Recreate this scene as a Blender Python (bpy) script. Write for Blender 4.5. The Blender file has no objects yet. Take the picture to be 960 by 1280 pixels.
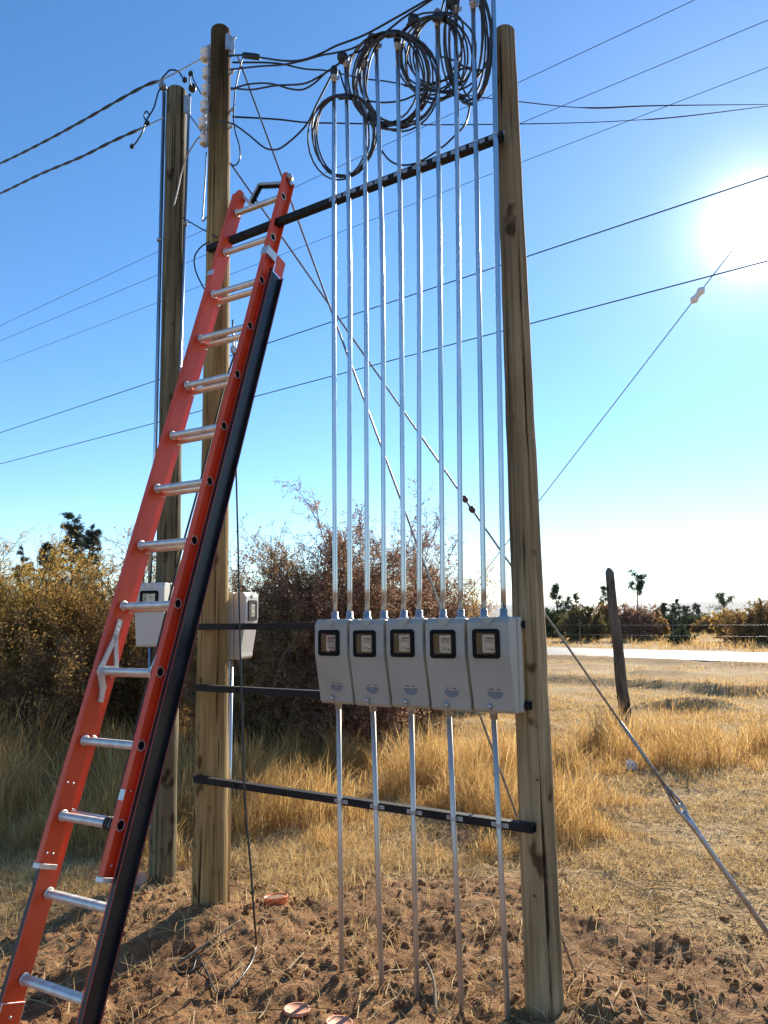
import bpy, bmesh, math, random
import numpy as np
from mathutils import Vector, Matrix

random.seed(7); rng = np.random.default_rng(7)
sc = bpy.context.scene
COL = sc.collection
R = math.radians

# ------------------------------------------------------------------ camera
F_PX, PITCH, ROLL, CAM_H = 948.0, 7.82, 0.84, 1.6        # focal length in photo pixels (960 wide)
_p, _r = R(PITCH), R(ROLL)
_fw = np.array([0, math.cos(_p), math.sin(_p)])
_rt0 = np.array([1.0, 0, 0]); _up0 = np.array([0, -math.sin(_p), math.cos(_p)])
_rt = _rt0*math.cos(_r) - _up0*math.sin(_r)
_up = _up0*math.cos(_r) + _rt0*math.sin(_r)
CAM = np.array([0, 0, CAM_H])
cd = bpy.data.cameras.new("camera"); cam = bpy.data.objects.new("camera", cd); COL.objects.link(cam)
cd.sensor_fit = 'HORIZONTAL'; cd.sensor_width = 36.0; cd.lens = 36.0*F_PX/960.0
cd.clip_start = 0.05; cd.clip_end = 40000
M = Matrix.Identity(4)
for i in range(3):
    M[i][0] = _rt[i]; M[i][1] = _up[i]; M[i][2] = -_fw[i]; M[i][3] = CAM[i]
cam.matrix_world = M
sc.camera = cam

def ray(x, y):
    d = _fw*F_PX + _rt*(x-480) - _up*(y-640)
    return d/np.linalg.norm(d)
def gnd(x, y, z=0.0):
    d = ray(x, y); return CAM + d*((z-CAM_H)/d[2])
def at(x, y, Y):
    d = ray(x, y); return CAM + d*(Y/d[1])
def on_plane(x, y, P, n):
    d = ray(x, y); return CAM + d*(np.dot(np.asarray(P)-CAM, n)/np.dot(d, n))

# ------------------------------------------------------------------ light
SUN = ray(945, 282)
SUN_EL = math.asin(SUN[2]); SUN_AZ = math.atan2(SUN[0], SUN[1])
world = bpy.data.worlds.new("World"); sc.world = world; world.use_nodes = True
wn = world.node_tree; wn.nodes.clear()
def N(nt, t, **kw):
    n = nt.nodes.new(t)
    for k, v in kw.items(): setattr(n, k, v)
    return n
wo = N(wn, 'ShaderNodeOutputWorld'); bg = N(wn, 'ShaderNodeBackground')
sky = N(wn, 'ShaderNodeTexSky', sky_type='NISHITA', sun_disc=False)
sky.sun_elevation = SUN_EL; sky.sun_rotation = SUN_AZ
sky.altitude = 3000; sky.air_density = 1.3; sky.dust_density = 0.1; sky.ozone_density = 3.0
SKY_STRENGTH = 0.10
bg.inputs['Strength'].default_value = SKY_STRENGTH
# the bright aureole of the low sun in the sky, a function of direction only
tc = N(wn, 'ShaderNodeTexCoord')
dot = N(wn, 'ShaderNodeVectorMath', operation='DOT_PRODUCT'); dot.inputs[1].default_value = tuple(SUN)
nrm = N(wn, 'ShaderNodeVectorMath', operation='NORMALIZE')
wn.links.new(tc.outputs['Generated'], nrm.inputs[0]); wn.links.new(nrm.outputs[0], dot.inputs[0])
mx = N(wn, 'ShaderNodeMath', operation='MAXIMUM'); mx.inputs[1].default_value = 0.0
wn.links.new(dot.outputs['Value'], mx.inputs[0])
prev = None
for power, gain in ((2500.0, 40.0), (480.0, 4.0), (60.0, 0.9), (10.0, 0.45)):
    pw = N(wn, 'ShaderNodeMath', operation='POWER'); pw.inputs[1].default_value = power
    ml = N(wn, 'ShaderNodeMath', operation='MULTIPLY'); ml.inputs[1].default_value = gain
    wn.links.new(mx.outputs[0], pw.inputs[0]); wn.links.new(pw.outputs[0], ml.inputs[0])
    if prev is not None:
        ad = N(wn, 'ShaderNodeMath', operation='ADD')
        wn.links.new(prev, ad.inputs[0]); wn.links.new(ml.outputs[0], ad.inputs[1]); prev = ad.outputs[0]
    else: prev = ml.outputs[0]
addc = N(wn, 'ShaderNodeVectorMath', operation='ADD')
sclc = N(wn, 'ShaderNodeVectorMath', operation='SCALE'); sclc.inputs[0].default_value = (1.0, 0.96, 0.88)
wn.links.new(prev, sclc.inputs['Scale'])
hsv = N(wn, 'ShaderNodeHueSaturation'); hsv.inputs['Saturation'].default_value = 1.2
wn.links.new(sky.outputs['Color'], hsv.inputs['Color'])
wn.links.new(hsv.outputs['Color'], addc.inputs[0]); wn.links.new(sclc.outputs[0], addc.inputs[1])
wn.links.new(addc.outputs[0], bg.inputs['Color']); wn.links.new(bg.outputs[0], wo.inputs[0])

sl = bpy.data.lights.new("sun", 'SUN'); sl.energy = 4.8; sl.angle = R(0.53); sl.color = (1.0, 0.90, 0.74)
so = bpy.data.objects.new("sun", sl); COL.objects.link(so)
so.rotation_euler = Vector(SUN).to_track_quat('Z', 'Y').to_euler()

sc.view_settings.view_transform = 'Standard'; sc.view_settings.look = 'None'
sc.view_settings.gamma = 1.0; sc.view_settings.use_curve_mapping = False
sc.view_settings.exposure = 1.08
sc.cycles.use_denoising = True
sc.cycles.max_bounces = 8; sc.cycles.transparent_max_bounces = 8; sc.cycles.volume_bounces = 0
sc.cycles.sample_clamp_indirect = 6.0
sc.cycles.caustics_reflective = False; sc.cycles.caustics_refractive = False

# ------------------------------------------------------------------ naming helpers
def tag(o, label=None, cat=None, group=None, kind=None):
    if label: o['label'] = label
    if cat: o['category'] = cat
    if group: o['group'] = group
    if kind: o['kind'] = kind
    return o
def thing(name, label, cat, loc=(0, 0, 0), group=None):
    o = bpy.data.objects.new(name, None); COL.objects.link(o); o.location = loc; o.empty_display_size = .1
    return tag(o, label, cat, group)
def copy_tree(o, parent=None):
    c = o.copy(); COL.objects.link(c)
    if parent is not None: c.parent = parent
    for ch in list(o.children): copy_tree(ch, c)
    return c

# ------------------------------------------------------------------ mesh builder
class MB:
    def __init__(s): s.v = []; s.f = []; s.m = []; s.sm = []
    def add(s, vs, fs, mi=0, smooth=False):
        b = len(s.v); s.v.extend([tuple(map(float, p)) for p in vs])
        for f in fs: s.f.append(tuple(b+i for i in f)); s.m.append(mi); s.sm.append(smooth)
    def box(s, c, ax, half, mi=0):
        c = np.asarray(c, float); a = [np.asarray(q, float) for q in ax]
        vs = [c + a[0]*half[0]*i + a[1]*half[1]*j + a[2]*half[2]*k for i in (-1, 1) for j in (-1, 1) for k in (-1, 1)]
        s.add(vs, [(0, 1, 3, 2), (4, 6, 7, 5), (0, 4, 5, 1), (2, 3, 7, 6), (0, 2, 6, 4), (1, 5, 7, 3)], mi)
    def tube(s, pts, r, n=8, mi=0, cap=True, smooth=True):
        P = [np.asarray(p, float) for p in pts]; k = len(P)
        rr = list(r) if hasattr(r, '__len__') else [r]*k
        T = []
        for i in range(k):
            t = P[min(i+1, k-1)] - P[max(i-1, 0)]; l = np.linalg.norm(t); T.append(t/l if l > 1e-12 else np.array([0, 0, 1.]))
        a = np.array([1., 0, 0]) if abs(T[0][0]) < .9 else np.array([0, 1., 0])
        U = a - T[0]*np.dot(a, T[0]); U /= np.linalg.norm(U)
        vs = []
        for i in range(k):
            U = U - T[i]*np.dot(U, T[i]); U /= np.linalg.norm(U); W = np.cross(T[i], U)
            for j in range(n):
                q = 2*math.pi*j/n; vs.append(P[i] + (U*math.cos(q) + W*math.sin(q))*rr[i])
        fs = [(i*n+j, i*n+(j+1) % n, (i+1)*n+(j+1) % n, (i+1)*n+j) for i in range(k-1) for j in range(n)]
        s.add(vs, fs, mi, smooth)
        if cap:
            b = len(s.v)-len(vs)
            s.f.append(tuple(b+j for j in reversed(range(n)))); s.m.append(mi); s.sm.append(False)
            s.f.append(tuple(b+(k-1)*n+j for j in range(n))); s.m.append(mi); s.sm.append(False)
    def lathe(s, base, axis, prof, n=16, mi=0):
        b = np.asarray(base, float); a = np.asarray(axis, float); a = a/np.linalg.norm(a)
        u = np.array([1., 0, 0]) if abs(a[0]) < .9 else np.array([0, 1., 0]); u = u-a*(u@a); u /= np.linalg.norm(u); w = np.cross(a, u); k = len(prof)
        vs = [b + a*z + (u*math.cos(2*math.pi*j/n) + w*math.sin(2*math.pi*j/n))*max(r, 1e-4) for r, z in prof for j in range(n)]
        fs = [(i*n+j, i*n+(j+1) % n, (i+1)*n+(j+1) % n, (i+1)*n+j) for i in range(k-1) for j in range(n)]
        s.add(vs, fs, mi, True)
        q = len(s.v)-len(vs)
        s.f.append(tuple(q+j for j in reversed(range(n)))); s.m.append(mi); s.sm.append(False)
        s.f.append(tuple(q+(k-1)*n+j for j in range(n))); s.m.append(mi); s.sm.append(False)
    def sphere(s, c, rad, n=12, m=8, mi=0, sx=(1, 1, 1)):
        vs = []; fs = []
        for i in range(m+1):
            t = math.pi*i/m
            for j in range(n):
                q = 2*math.pi*j/n
                vs.append((c[0]+rad*sx[0]*math.sin(t)*math.cos(q), c[1]+rad*sx[1]*math.sin(t)*math.sin(q), c[2]+rad*sx[2]*math.cos(t)))
        for i in range(m):
            for j in range(n): fs.append((i*n+j, (i+1)*n+j, (i+1)*n+(j+1) % n, i*n+(j+1) % n))
        s.add(vs, fs, mi, True)
    def prism(s, poly, o, ax, ay, az, depth, mi=0):
        o, ax, ay, az = [np.asarray(q, float) for q in (o, ax, ay, az)]; n = len(poly)
        vs = [o + ax*x + ay*y for x, y in poly] + [o + ax*x + ay*y + az*depth for x, y in poly]
        fs = [tuple(reversed(range(n))), tuple(range(n, 2*n))] + [(i, (i+1) % n, n+(i+1) % n, n+i) for i in range(n)]
        s.add(vs, fs, mi)
    def build(s, name, mats, parent=None, bevel=0.0, seg=2):
        me = bpy.data.meshes.new(name); me.from_pydata(s.v, [], s.f); me.validate(clean_customdata=False)
        if not isinstance(mats, (list, tuple)): mats = [mats]
        for m in mats: me.materials.append(m)
        if len(me.polygons) == len(s.m):
            me.polygons.foreach_set('material_index', s.m); me.polygons.foreach_set('use_smooth', s.sm)
        bm = bmesh.new(); bm.from_mesh(me); bmesh.ops.recalc_face_normals(bm, faces=bm.faces)
        if bevel: 
            bmesh.ops.remove_doubles(bm, verts=bm.verts, dist=1e-6)
            bmesh.ops.bevel(bm, geom=[e for e in bm.edges if len(e.link_faces) == 2 and e.calc_face_angle(0) > .5], offset=bevel, segments=seg, affect='EDGES', profile=.5, clamp_overlap=True)
        bm.to_mesh(me); bm.free(); me.update()
        o = bpy.data.objects.new(name, me); COL.objects.link(o)
        if parent is not None: o.parent = parent; o.matrix_parent_inverse = Matrix.Translation(parent.location).inverted()
        return o

def np_mesh(name, verts, loops, counts, mats, mat_idx=None, parent=None, smooth=False):
    """bulk mesh: verts (n,3), flat loop vertex indices, loops per polygon"""
    me = bpy.data.meshes.new(name)
    me.vertices.add(len(verts)); me.vertices.foreach_set('co', np.asarray(verts, np.float32).ravel())
    loops = np.asarray(loops, np.int32).ravel(); counts = np.asarray(counts, np.int32)
    me.loops.add(len(loops)); me.loops.foreach_set('vertex_index', loops)
    me.polygons.add(len(counts))
    st = np.zeros(len(counts), np.int32); st[1:] = np.cumsum(counts)[:-1]
    me.polygons.foreach_set('loop_start', st); me.polygons.foreach_set('loop_total', counts)
    for m in (mats if isinstance(mats, (list, tuple)) else [mats]): me.materials.append(m)
    if mat_idx is not None: me.polygons.foreach_set('material_index', np.asarray(mat_idx, np.int32))
    me.polygons.foreach_set('use_smooth', np.full(len(counts), smooth))
    me.update(calc_edges=True)
    o = bpy.data.objects.new(name, me); COL.objects.link(o)
    if parent is not None: o.parent = parent; o.matrix_parent_inverse = Matrix.Translation(parent.location).inverted()
    return o

def smooth_path(pts, k=8):
    """Catmull-Rom through points"""
    P = [np.asarray(p, float) for p in pts]; P = [2*P[0]-P[1]] + P + [2*P[-1]-P[-2]]; out = []
    for i in range(1, len(P)-2):
        a, b, c, d = P[i-1:i+3]
        for j in range(k):
            t = j/k
            out.append(.5*((2*b) + (c-a)*t + (2*a-5*b+4*c-d)*t*t + (3*b-a-3*c+d)*t**3))
    out.append(P[-2]); return out

# ------------------------------------------------------------------ noise (numpy value noise)
def _hash(ix, iy, seed):
    h = (ix.astype(np.int64)*374761393 + iy.astype(np.int64)*668265263 + seed*1442695041) & 0x7fffffff
    h = ((h ^ (h >> 13))*1274126177) & 0x7fffffff
    return ((h ^ (h >> 16)) & 0xffff)/65535.0
def vnoise(x, y, seed=0):
    x = np.asarray(x, float); y = np.asarray(y, float)
    ix = np.floor(x); iy = np.floor(y); fx = x-ix; fy = y-iy
    fx = fx*fx*(3-2*fx); fy = fy*fy*(3-2*fy); ix = ix.astype(np.int64); iy = iy.astype(np.int64)
    a = _hash(ix, iy, seed); b = _hash(ix+1, iy, seed); c = _hash(ix, iy+1, seed); d = _hash(ix+1, iy+1, seed)
    return (a*(1-fx)+b*fx)*(1-fy) + (c*(1-fx)+d*fx)*fy
def fbm(x, y, seed=0, oct=4):
    s = 0; a = .5; t = 0
    for o in range(oct):
        s = s + a*vnoise(x*2**o + 17.3*o, y*2**o - 9.1*o, seed+o); t += a; a *= .5
    return s/t
def sstep(a, b, x):
    t = np.clip((np.asarray(x, float)-a)/(b-a), 0, 1); return t*t*(3-2*t)

# ------------------------------------------------------------------ materials
def mat(name, color, rough=.6, metal=0.0, spec=.5):
    m = bpy.data.materials.new(name); m.use_nodes = True
    b = m.node_tree.nodes['Principled BSDF']
    b.inputs['Base Color'].default_value = (*color, 1); b.inputs['Roughness'].default_value = rough
    b.inputs['Metallic'].default_value = metal; b.inputs['Specular IOR Level'].default_value = spec
    return m
def bsdf(m): return m.node_tree.nodes['Principled BSDF']
def ramp(nt, stops):
    r = N(nt, 'ShaderNodeValToRGB'); e = r.color_ramp.elements
    while len(e) < len(stops): e.new(.5)
    for i, (p, c) in enumerate(stops): e[i].position = p; e[i].color = (*c, 1)
    return r
def noisy(m, stops, scale=5.0, detail=6, coords='Object', stretch=(1, 1, 1), bump=0.0, bump_scale=None, rough=None, distort=0.0):
    """colour (and bump, roughness) from object-space noise"""
    nt = m.node_tree; b = bsdf(m)
    t = N(nt, 'ShaderNodeTexCoord'); mp = N(nt, 'ShaderNodeMapping'); mp.inputs['Scale'].default_value = stretch
    nt.links.new(t.outputs[coords], mp.inputs[0])
    no = N(nt, 'ShaderNodeTexNoise'); no.inputs['Scale'].default_value = scale; no.inputs['Detail'].default_value = detail
    no.inputs['Distortion'].default_value = distort
    nt.links.new(mp.outputs[0], no.inputs['Vector'])
    r = ramp(nt, stops); nt.links.new(no.outputs['Fac'], r.inputs[0]); nt.links.new(r.outputs[0], b.inputs['Base Color'])
    if bump:
        n2 = N(nt, 'ShaderNodeTexNoise'); n2.inputs['Scale'].default_value = bump_scale or scale; n2.inputs['Detail'].default_value = 6
        nt.links.new(mp.outputs[0], n2.inputs['Vector'])
        bp = N(nt, 'ShaderNodeBump'); bp.inputs['Strength'].default_value = bump; bp.inputs['Distance'].default_value = .01
        nt.links.new(n2.outputs['Fac'], bp.inputs['Height']); nt.links.new(bp.outputs[0], b.inputs['Normal'])
    if rough:
        mr = N(nt, 'ShaderNodeMapRange'); mr.inputs['To Min'].default_value = rough[0]; mr.inputs['To Max'].default_value = rough[1]
        nt.links.new(no.outputs['Fac'], mr.inputs['Value']); nt.links.new(mr.outputs[0], b.inputs['Roughness'])
    return m

def wood_mat(name, dark, mid, light, top=None, zspan=(0, 5), crack=1.0):
    m = mat(name, mid, .85, 0, .2); nt = m.node_tree; b = bsdf(m)
    t = N(nt, 'ShaderNodeTexCoord')
    def noise(sx, sz, sc_, det=6, dist=0.0):
        mp = N(nt, 'ShaderNodeMapping'); mp.inputs['Scale'].default_value = (sx, sx, sz)
        nt.links.new(t.outputs['Object'], mp.inputs[0])
        n = N(nt, 'ShaderNodeTexNoise'); n.inputs['Scale'].default_value = sc_; n.inputs['Detail'].default_value = det; n.inputs['Distortion'].default_value = dist
        nt.links.new(mp.outputs[0], n.inputs['Vector']); return n.outputs['Fac']
    grain = noise(60, 1.6, 1.0, 6, .3); patch = noise(3.0, 1.1, 1.6, 5); crk = noise(62, .7, 1.0, 4, .3); knot = noise(9, 5, 1.0, 2)
    r1 = ramp(nt, [(.25, dark), (.5, mid), (.75, light)]); nt.links.new(grain, r1.inputs[0])
    r2 = ramp(nt, [(.32, (.42, .38, .34)), (.6, (1, 1, 1))]); nt.links.new(patch, r2.inputs[0])
    mu = N(nt, 'ShaderNodeMixRGB', blend_type='MULTIPLY'); mu.inputs[0].default_value = .7
    nt.links.new(r1.outputs[0], mu.inputs[1]); nt.links.new(r2.outputs[0], mu.inputs[2])
    r3 = ramp(nt, [(.33, (.14, .11, .08)), (.385, (1, 1, 1))]); nt.links.new(crk, r3.inputs[0])
    mu2 = N(nt, 'ShaderNodeMixRGB', blend_type='MULTIPLY'); mu2.inputs[0].default_value = crack
    nt.links.new(mu.outputs[0], mu2.inputs[1]); nt.links.new(r3.outputs[0], mu2.inputs[2])
    r4 = ramp(nt, [(.30, (.22, .16, .11)), (.36, (1, 1, 1))]); nt.links.new(knot, r4.inputs[0])
    mu3 = N(nt, 'ShaderNodeMixRGB', blend_type='MULTIPLY'); mu3.inputs[0].default_value = .9
    nt.links.new(mu2.outputs[0], mu3.inputs[1]); nt.links.new(r4.outputs[0], mu3.inputs[2])
    out = mu3.outputs[0]
    if top:   # weathered (or creosoted) upper length of the pole
        sx = N(nt, 'ShaderNodeSeparateXYZ'); nt.links.new(t.outputs['Object'], sx.inputs[0])
        mr = N(nt, 'ShaderNodeMapRange'); mr.inputs['From Min'].default_value = zspan[0]; mr.inputs['From Max'].default_value = zspan[1]
        nt.links.new(sx.outputs['Z'], mr.inputs['Value'])
        mixn = N(nt, 'ShaderNodeMixRGB', blend_type='MULTIPLY'); mixn.inputs[2].default_value = (*top, 1)
        nt.links.new(mr.outputs[0], mixn.inputs[0]); nt.links.new(out, mixn.inputs[1]); out = mixn.outputs[0]
    nt.links.new(out, b.inputs['Base Color'])
    ad = N(nt, 'ShaderNodeMath', operation='ADD'); nt.links.new(grain, ad.inputs[0])
    nt.links.new(r3.outputs[0], ad.inputs[1])
    bp = N(nt, 'ShaderNodeBump'); bp.inputs['Strength'].default_value = .85; bp.inputs['Distance'].default_value = .008
    nt.links.new(ad.outputs[0], bp.inputs['Height']); nt.links.new(bp.outputs[0], b.inputs['Normal'])
    return m

def leafy(name, stops, trans=.35, rough=.7):
    """leaf / blade material: colour varies per leaf, lets light through"""
    m = mat(name, stops[0][1], rough, 0, .25); nt = m.node_tree; b = bsdf(m)
    g = N(nt, 'ShaderNodeNewGeometry'); r = ramp(nt, stops)
    nt.links.new(g.outputs['Random Per Island'], r.inputs[0]); nt.links.new(r.outputs[0], b.inputs['Base Color'])
    tr = N(nt, 'ShaderNodeBsdfTranslucent'); nt.links.new(r.outputs[0], tr.inputs[0])
    mix = N(nt, 'ShaderNodeMixShader'); mix.inputs[0].default_value = trans
    nt.links.new(b.outputs[0], mix.inputs[1]); nt.links.new(tr.outputs[0], mix.inputs[2])
    nt.links.new(mix.outputs[0], nt.nodes['Material Output'].inputs['Surface'])
    return m

MT = {}
MT['pole_near'] = wood_mat('weathered_pine', (.22, .148, .075), (.41, .295, .155), (.56, .42, .235), (.66, .66, .66), (1.0, 3.6))
MT['pole_tan'] = wood_mat('treated_pine', (.21, .13, .045), (.37, .25, .095), (.50, .36, .16), (.22, .19, .18), (3.9, 5.0))
MT['pole_rear'] = wood_mat('old_pine', (.11, .09, .05), (.20, .168, .095), (.28, .24, .14))
MT['post_wood'] = wood_mat('grey_post_wood', (.10, .08, .06), (.18, .145, .11), (.26, .215, .165))
MT['galv'] = noisy(mat('galvanized_steel', (.6, .62, .64), .32, 1.0), [(.3, (.40, .43, .46)), (.7, (.54, .57, .60))], 14, 4, stretch=(1, 1, .3), rough=(.22, .34))
bsdf(MT['galv']).inputs['Coat Weight'].default_value = .8; bsdf(MT['galv']).inputs['Coat Roughness'].default_value = .02; bsdf(MT['galv']).inputs['Coat IOR'].default_value = 1.9
MT['galv_low'] = noisy(mat('galv_ground_reflection', (.6, .58, .55), .45, .75), [(.3, (.52, .48, .43)), (.7, (.68, .64, .58))], 18, 5, stretch=(1, 1, .3), rough=(.36, .55))  # tan of the ground's reflection put into the colour of the lower pipes
MT['galv_dull'] = noisy(mat('dull_zinc', (.5, .5, .5), .5, .9), [(.3, (.36, .37, .38)), (.7, (.55, .56, .57))], 30, 5, rough=(.4, .6))
MT['alu'] = noisy(mat('aluminium', (.7, .7, .7), .45, .7), [(.3, (.60, .585, .55)), (.7, (.80, .785, .75))], 22, 6, rough=(.38, .6))
MT['black_steel'] = noisy(mat('black_painted_steel', (.02, .02, .022), .5, 0, .22), [(.3, (.010, .010, .011)), (.7, (.024, .023, .022))], 16, 5, rough=(.5, .75), bump=.05)
MT['red_frp'] = noisy(mat('red_fibreglass', (.6, .06, .03), .38), [(.28, (.60, .062, .018)), (.5, (.78, .085, .024)), (.75, (.84, .13, .05))], 5, 9, stretch=(1, 1, .35), rough=(.28, .55))
MT['black_frp'] = noisy(mat('black_fibreglass', (.012, .013, .016), .35), [(.3, (.009, .010, .013)), (.75, (.024, .025, .028))], 9, 6, rough=(.28, .5))
MT['box_grey'] = noisy(mat('grey_polycarbonate', (.5, .5, .47), .42), [(.25, (.33, .31, .26)), (.55, (.395, .375, .32)), (.8, (.35, .32, .26))], 4, 8, rough=(.36, .55))
MT['box_cream'] = noisy(mat('cream_polycarbonate', (.6, .58, .52), .45), [(.25, (.56, .54, .48)), (.7, (.64, .62, .56))], 6, 6, rough=(.38, .5))
MT['gasket_and_hole_shade'] = mat('black_gasket_and_hole_shade', (.008, .0075, .007), .75, 0, .15)  # rubber black, also painted in as the shade of holes and slots
MT['recess_shade'] = mat('handle_recess_shade', (.16, .19, .22), .5)  # shade of the scooped pull put into the colour
MT['dial'] = noisy(mat('meter_face', (.5, .44, .34), .5), [(.35, (.36, .30, .22)), (.7, (.46, .40, .31))], 30, 3)
MT['ink'] = mat('printed_ink', (.10, .05, .04), .6)
MT['lcd'] = mat('meter_display', (.22, .25, .2), .25)
MT['glass'] = mat('window_glass', (.9, .9, .9), .03)
_nt = MT['glass'].node_tree; _a = N(_nt, 'ShaderNodeBsdfTransparent'); _g = N(_nt, 'ShaderNodeBsdfGlossy'); _g.inputs['Roughness'].default_value = .05
_m = N(_nt, 'ShaderNodeMixShader'); _m.inputs[0].default_value = .05
_nt.links.new(_a.outputs[0], _m.inputs[1]); _nt.links.new(_g.outputs[0], _m.inputs[2]); _nt.links.new(_m.outputs[0], _nt.nodes['Material Output'].inputs['Surface'])
MT['cable'] = mat('black_cable', (.010, .010, .012), .38)
MT['cable2'] = noisy(mat('aged_cable', (.02, .02, .02), .5), [(.4, (.016, .015, .016)), (.6, (.05, .045, .042))], 40, 2)
MT['bare_wire'] = mat('bare_wire', (.35, .33, .31), .4, .9)
MT['line'] = mat('line_wire', (.035, .035, .038), .95, 0, .03)
MT['steel_cable'] = noisy(mat('steel_strand', (.3, .3, .3), .5, .7), [(.4, (.2, .2, .2)), (.6, (.4, .4, .39))], 120, 2)
MT['porcelain'] = noisy(mat('porcelain', (.75, .74, .70), .15), [(.35, (.80, .79, .75)), (.6, (.88, .87, .85))], 20, 3)
MT['brown_insul'] = mat('brown_insulator', (.09, .035, .03), .3)
MT['grey_insul'] = mat('grey_insulator', (.8, .76, .76), .35)
MT['orange'] = noisy(mat('orange_plastic', (.7, .14, .05), .5), [(.3, (.70, .13, .045)), (.55, (.82, .19, .07)), (.75, (.62, .27, .13))], 25, 6)
MT['soil_fill'] = noisy(mat('soil_fill', (.25, .15, .08), .95), [(.3, (.16, .09, .05)), (.7, (.32, .2, .11))], 60, 6, bump=.6)
MT['paper'] = mat('white_paper', (.75, .74, .72), .8)
MT['stick'] = noisy(mat('dead_stick', (.2, .15, .1), .9), [(.3, (.13, .095, .06)), (.7, (.30, .23, .15))], 30, 5)
MT['rust'] = noisy(mat('rusty_steel', (.16, .09, .05), .8, .3), [(.3, (.09, .05, .03)), (.7, (.24, .14, .08))], 40, 5)

# ================================================================== GROUND
_ra, _rb = gnd(680, 819.5)[:2], gnd(960, 829.5)[:2]
RD = (_rb-_ra)/np.linalg.norm(_rb-_ra); RN = np.array([-RD[1], RD[0]])
if RN[1] < 0: RN = -RN
ROAD_W = float((gnd(800, 813)[:2]-_ra) @ RN)
def road_s(x, y): return (x-_ra[0])*RN[0] + (y-_ra[1])*RN[1]        # distance beyond the near kerb
def soil_mask(x, y):
    """1 = bare dug soil (near the poles), 0 = straw"""
    yb = 4.95 + .25*sstep(-.9, .2, x) - .95*sstep(.5, 1.5, x) + .1*np.sin(x*3.1)
    w = (fbm(x*1.7+3, y*1.7, 21, 4)-.5)*2.2
    return sstep(.8, -.8, (y-yb) + w*1.1)
LIDS = [tuple(gnd(*q)[:2]) for q in ((345, 1131), (172, 1104), (371, 1254), (424, 1272))]
def ground_h(x, y):
    x = np.asarray(x, float); y = np.asarray(y, float)
    r = np.hypot(x, y); s = soil_mask(x, y)
    near = 1-sstep(9, 16, r)
    h = .10*(fbm(x*.55, y*.55, 3, 3)-.5)*sstep(1, 3, r)*(1-sstep(30, 60, r))
    h = h + .08*(fbm(x*1.1+5, y*1.1, 9, 3)-.5)*(1-s)*sstep(5, 8, r)*(1-sstep(28, 40, r))
    lump = fbm(x*7, y*7, 31, 4); lump2 = fbm(x*19, y*19, 33, 4); big = fbm(x*2.6, y*2.6, 35, 3)
    h = h + s*near*(.09*(big-.5) + .042*np.maximum(lump-.45, -.10) + .034*(lump2-.5))
    h = h + (1-s)*near*(.05*(lump-.5) + .02*(lump2-.5))
    # heap of spoil at the foot of the far pole; the small trench along the conduits
    h = h + .09*np.exp(-(((x+1.0)/.45)**2 + ((y-4.25)/.4)**2)) + .06*np.exp(-(((x-.95)/.5)**2 + ((y-3.35)/.3)**2))
    # low cut banks across the field and the graded verge of the road
    q = road_s(x, y)
    wob = (fbm(x*.35, y*.35, 51, 3)-.5)*3
    for d0, hh in ((-20.5, .26), (-18.6, .20), (-16.0, .24), (-12.0, .24), (-8.5, .2), (-5.0, .18)):
        t = q-d0+wob*.8
        h = h + hh*np.exp(-(t/.35)**2)*sstep(.35, .6, fbm(x*.22+d0, y*.22, 61, 2))*(r < 60)*sstep(10, 13, r)
    h = h + .14*np.exp(-((q+1.6)/.5)**2)*(.6+.8*vnoise(x*.8, y*.8, 63)) * (x > -60)
    flat = sstep(-1.2, -.1, q)*(1-sstep(ROAD_W+.1, ROAD_W+1.2, q))
    h = h*(1-flat) - .02*flat
    d = np.maximum(r-75, 0)
    return h - np.minimum(d*.028, 22.0)

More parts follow.
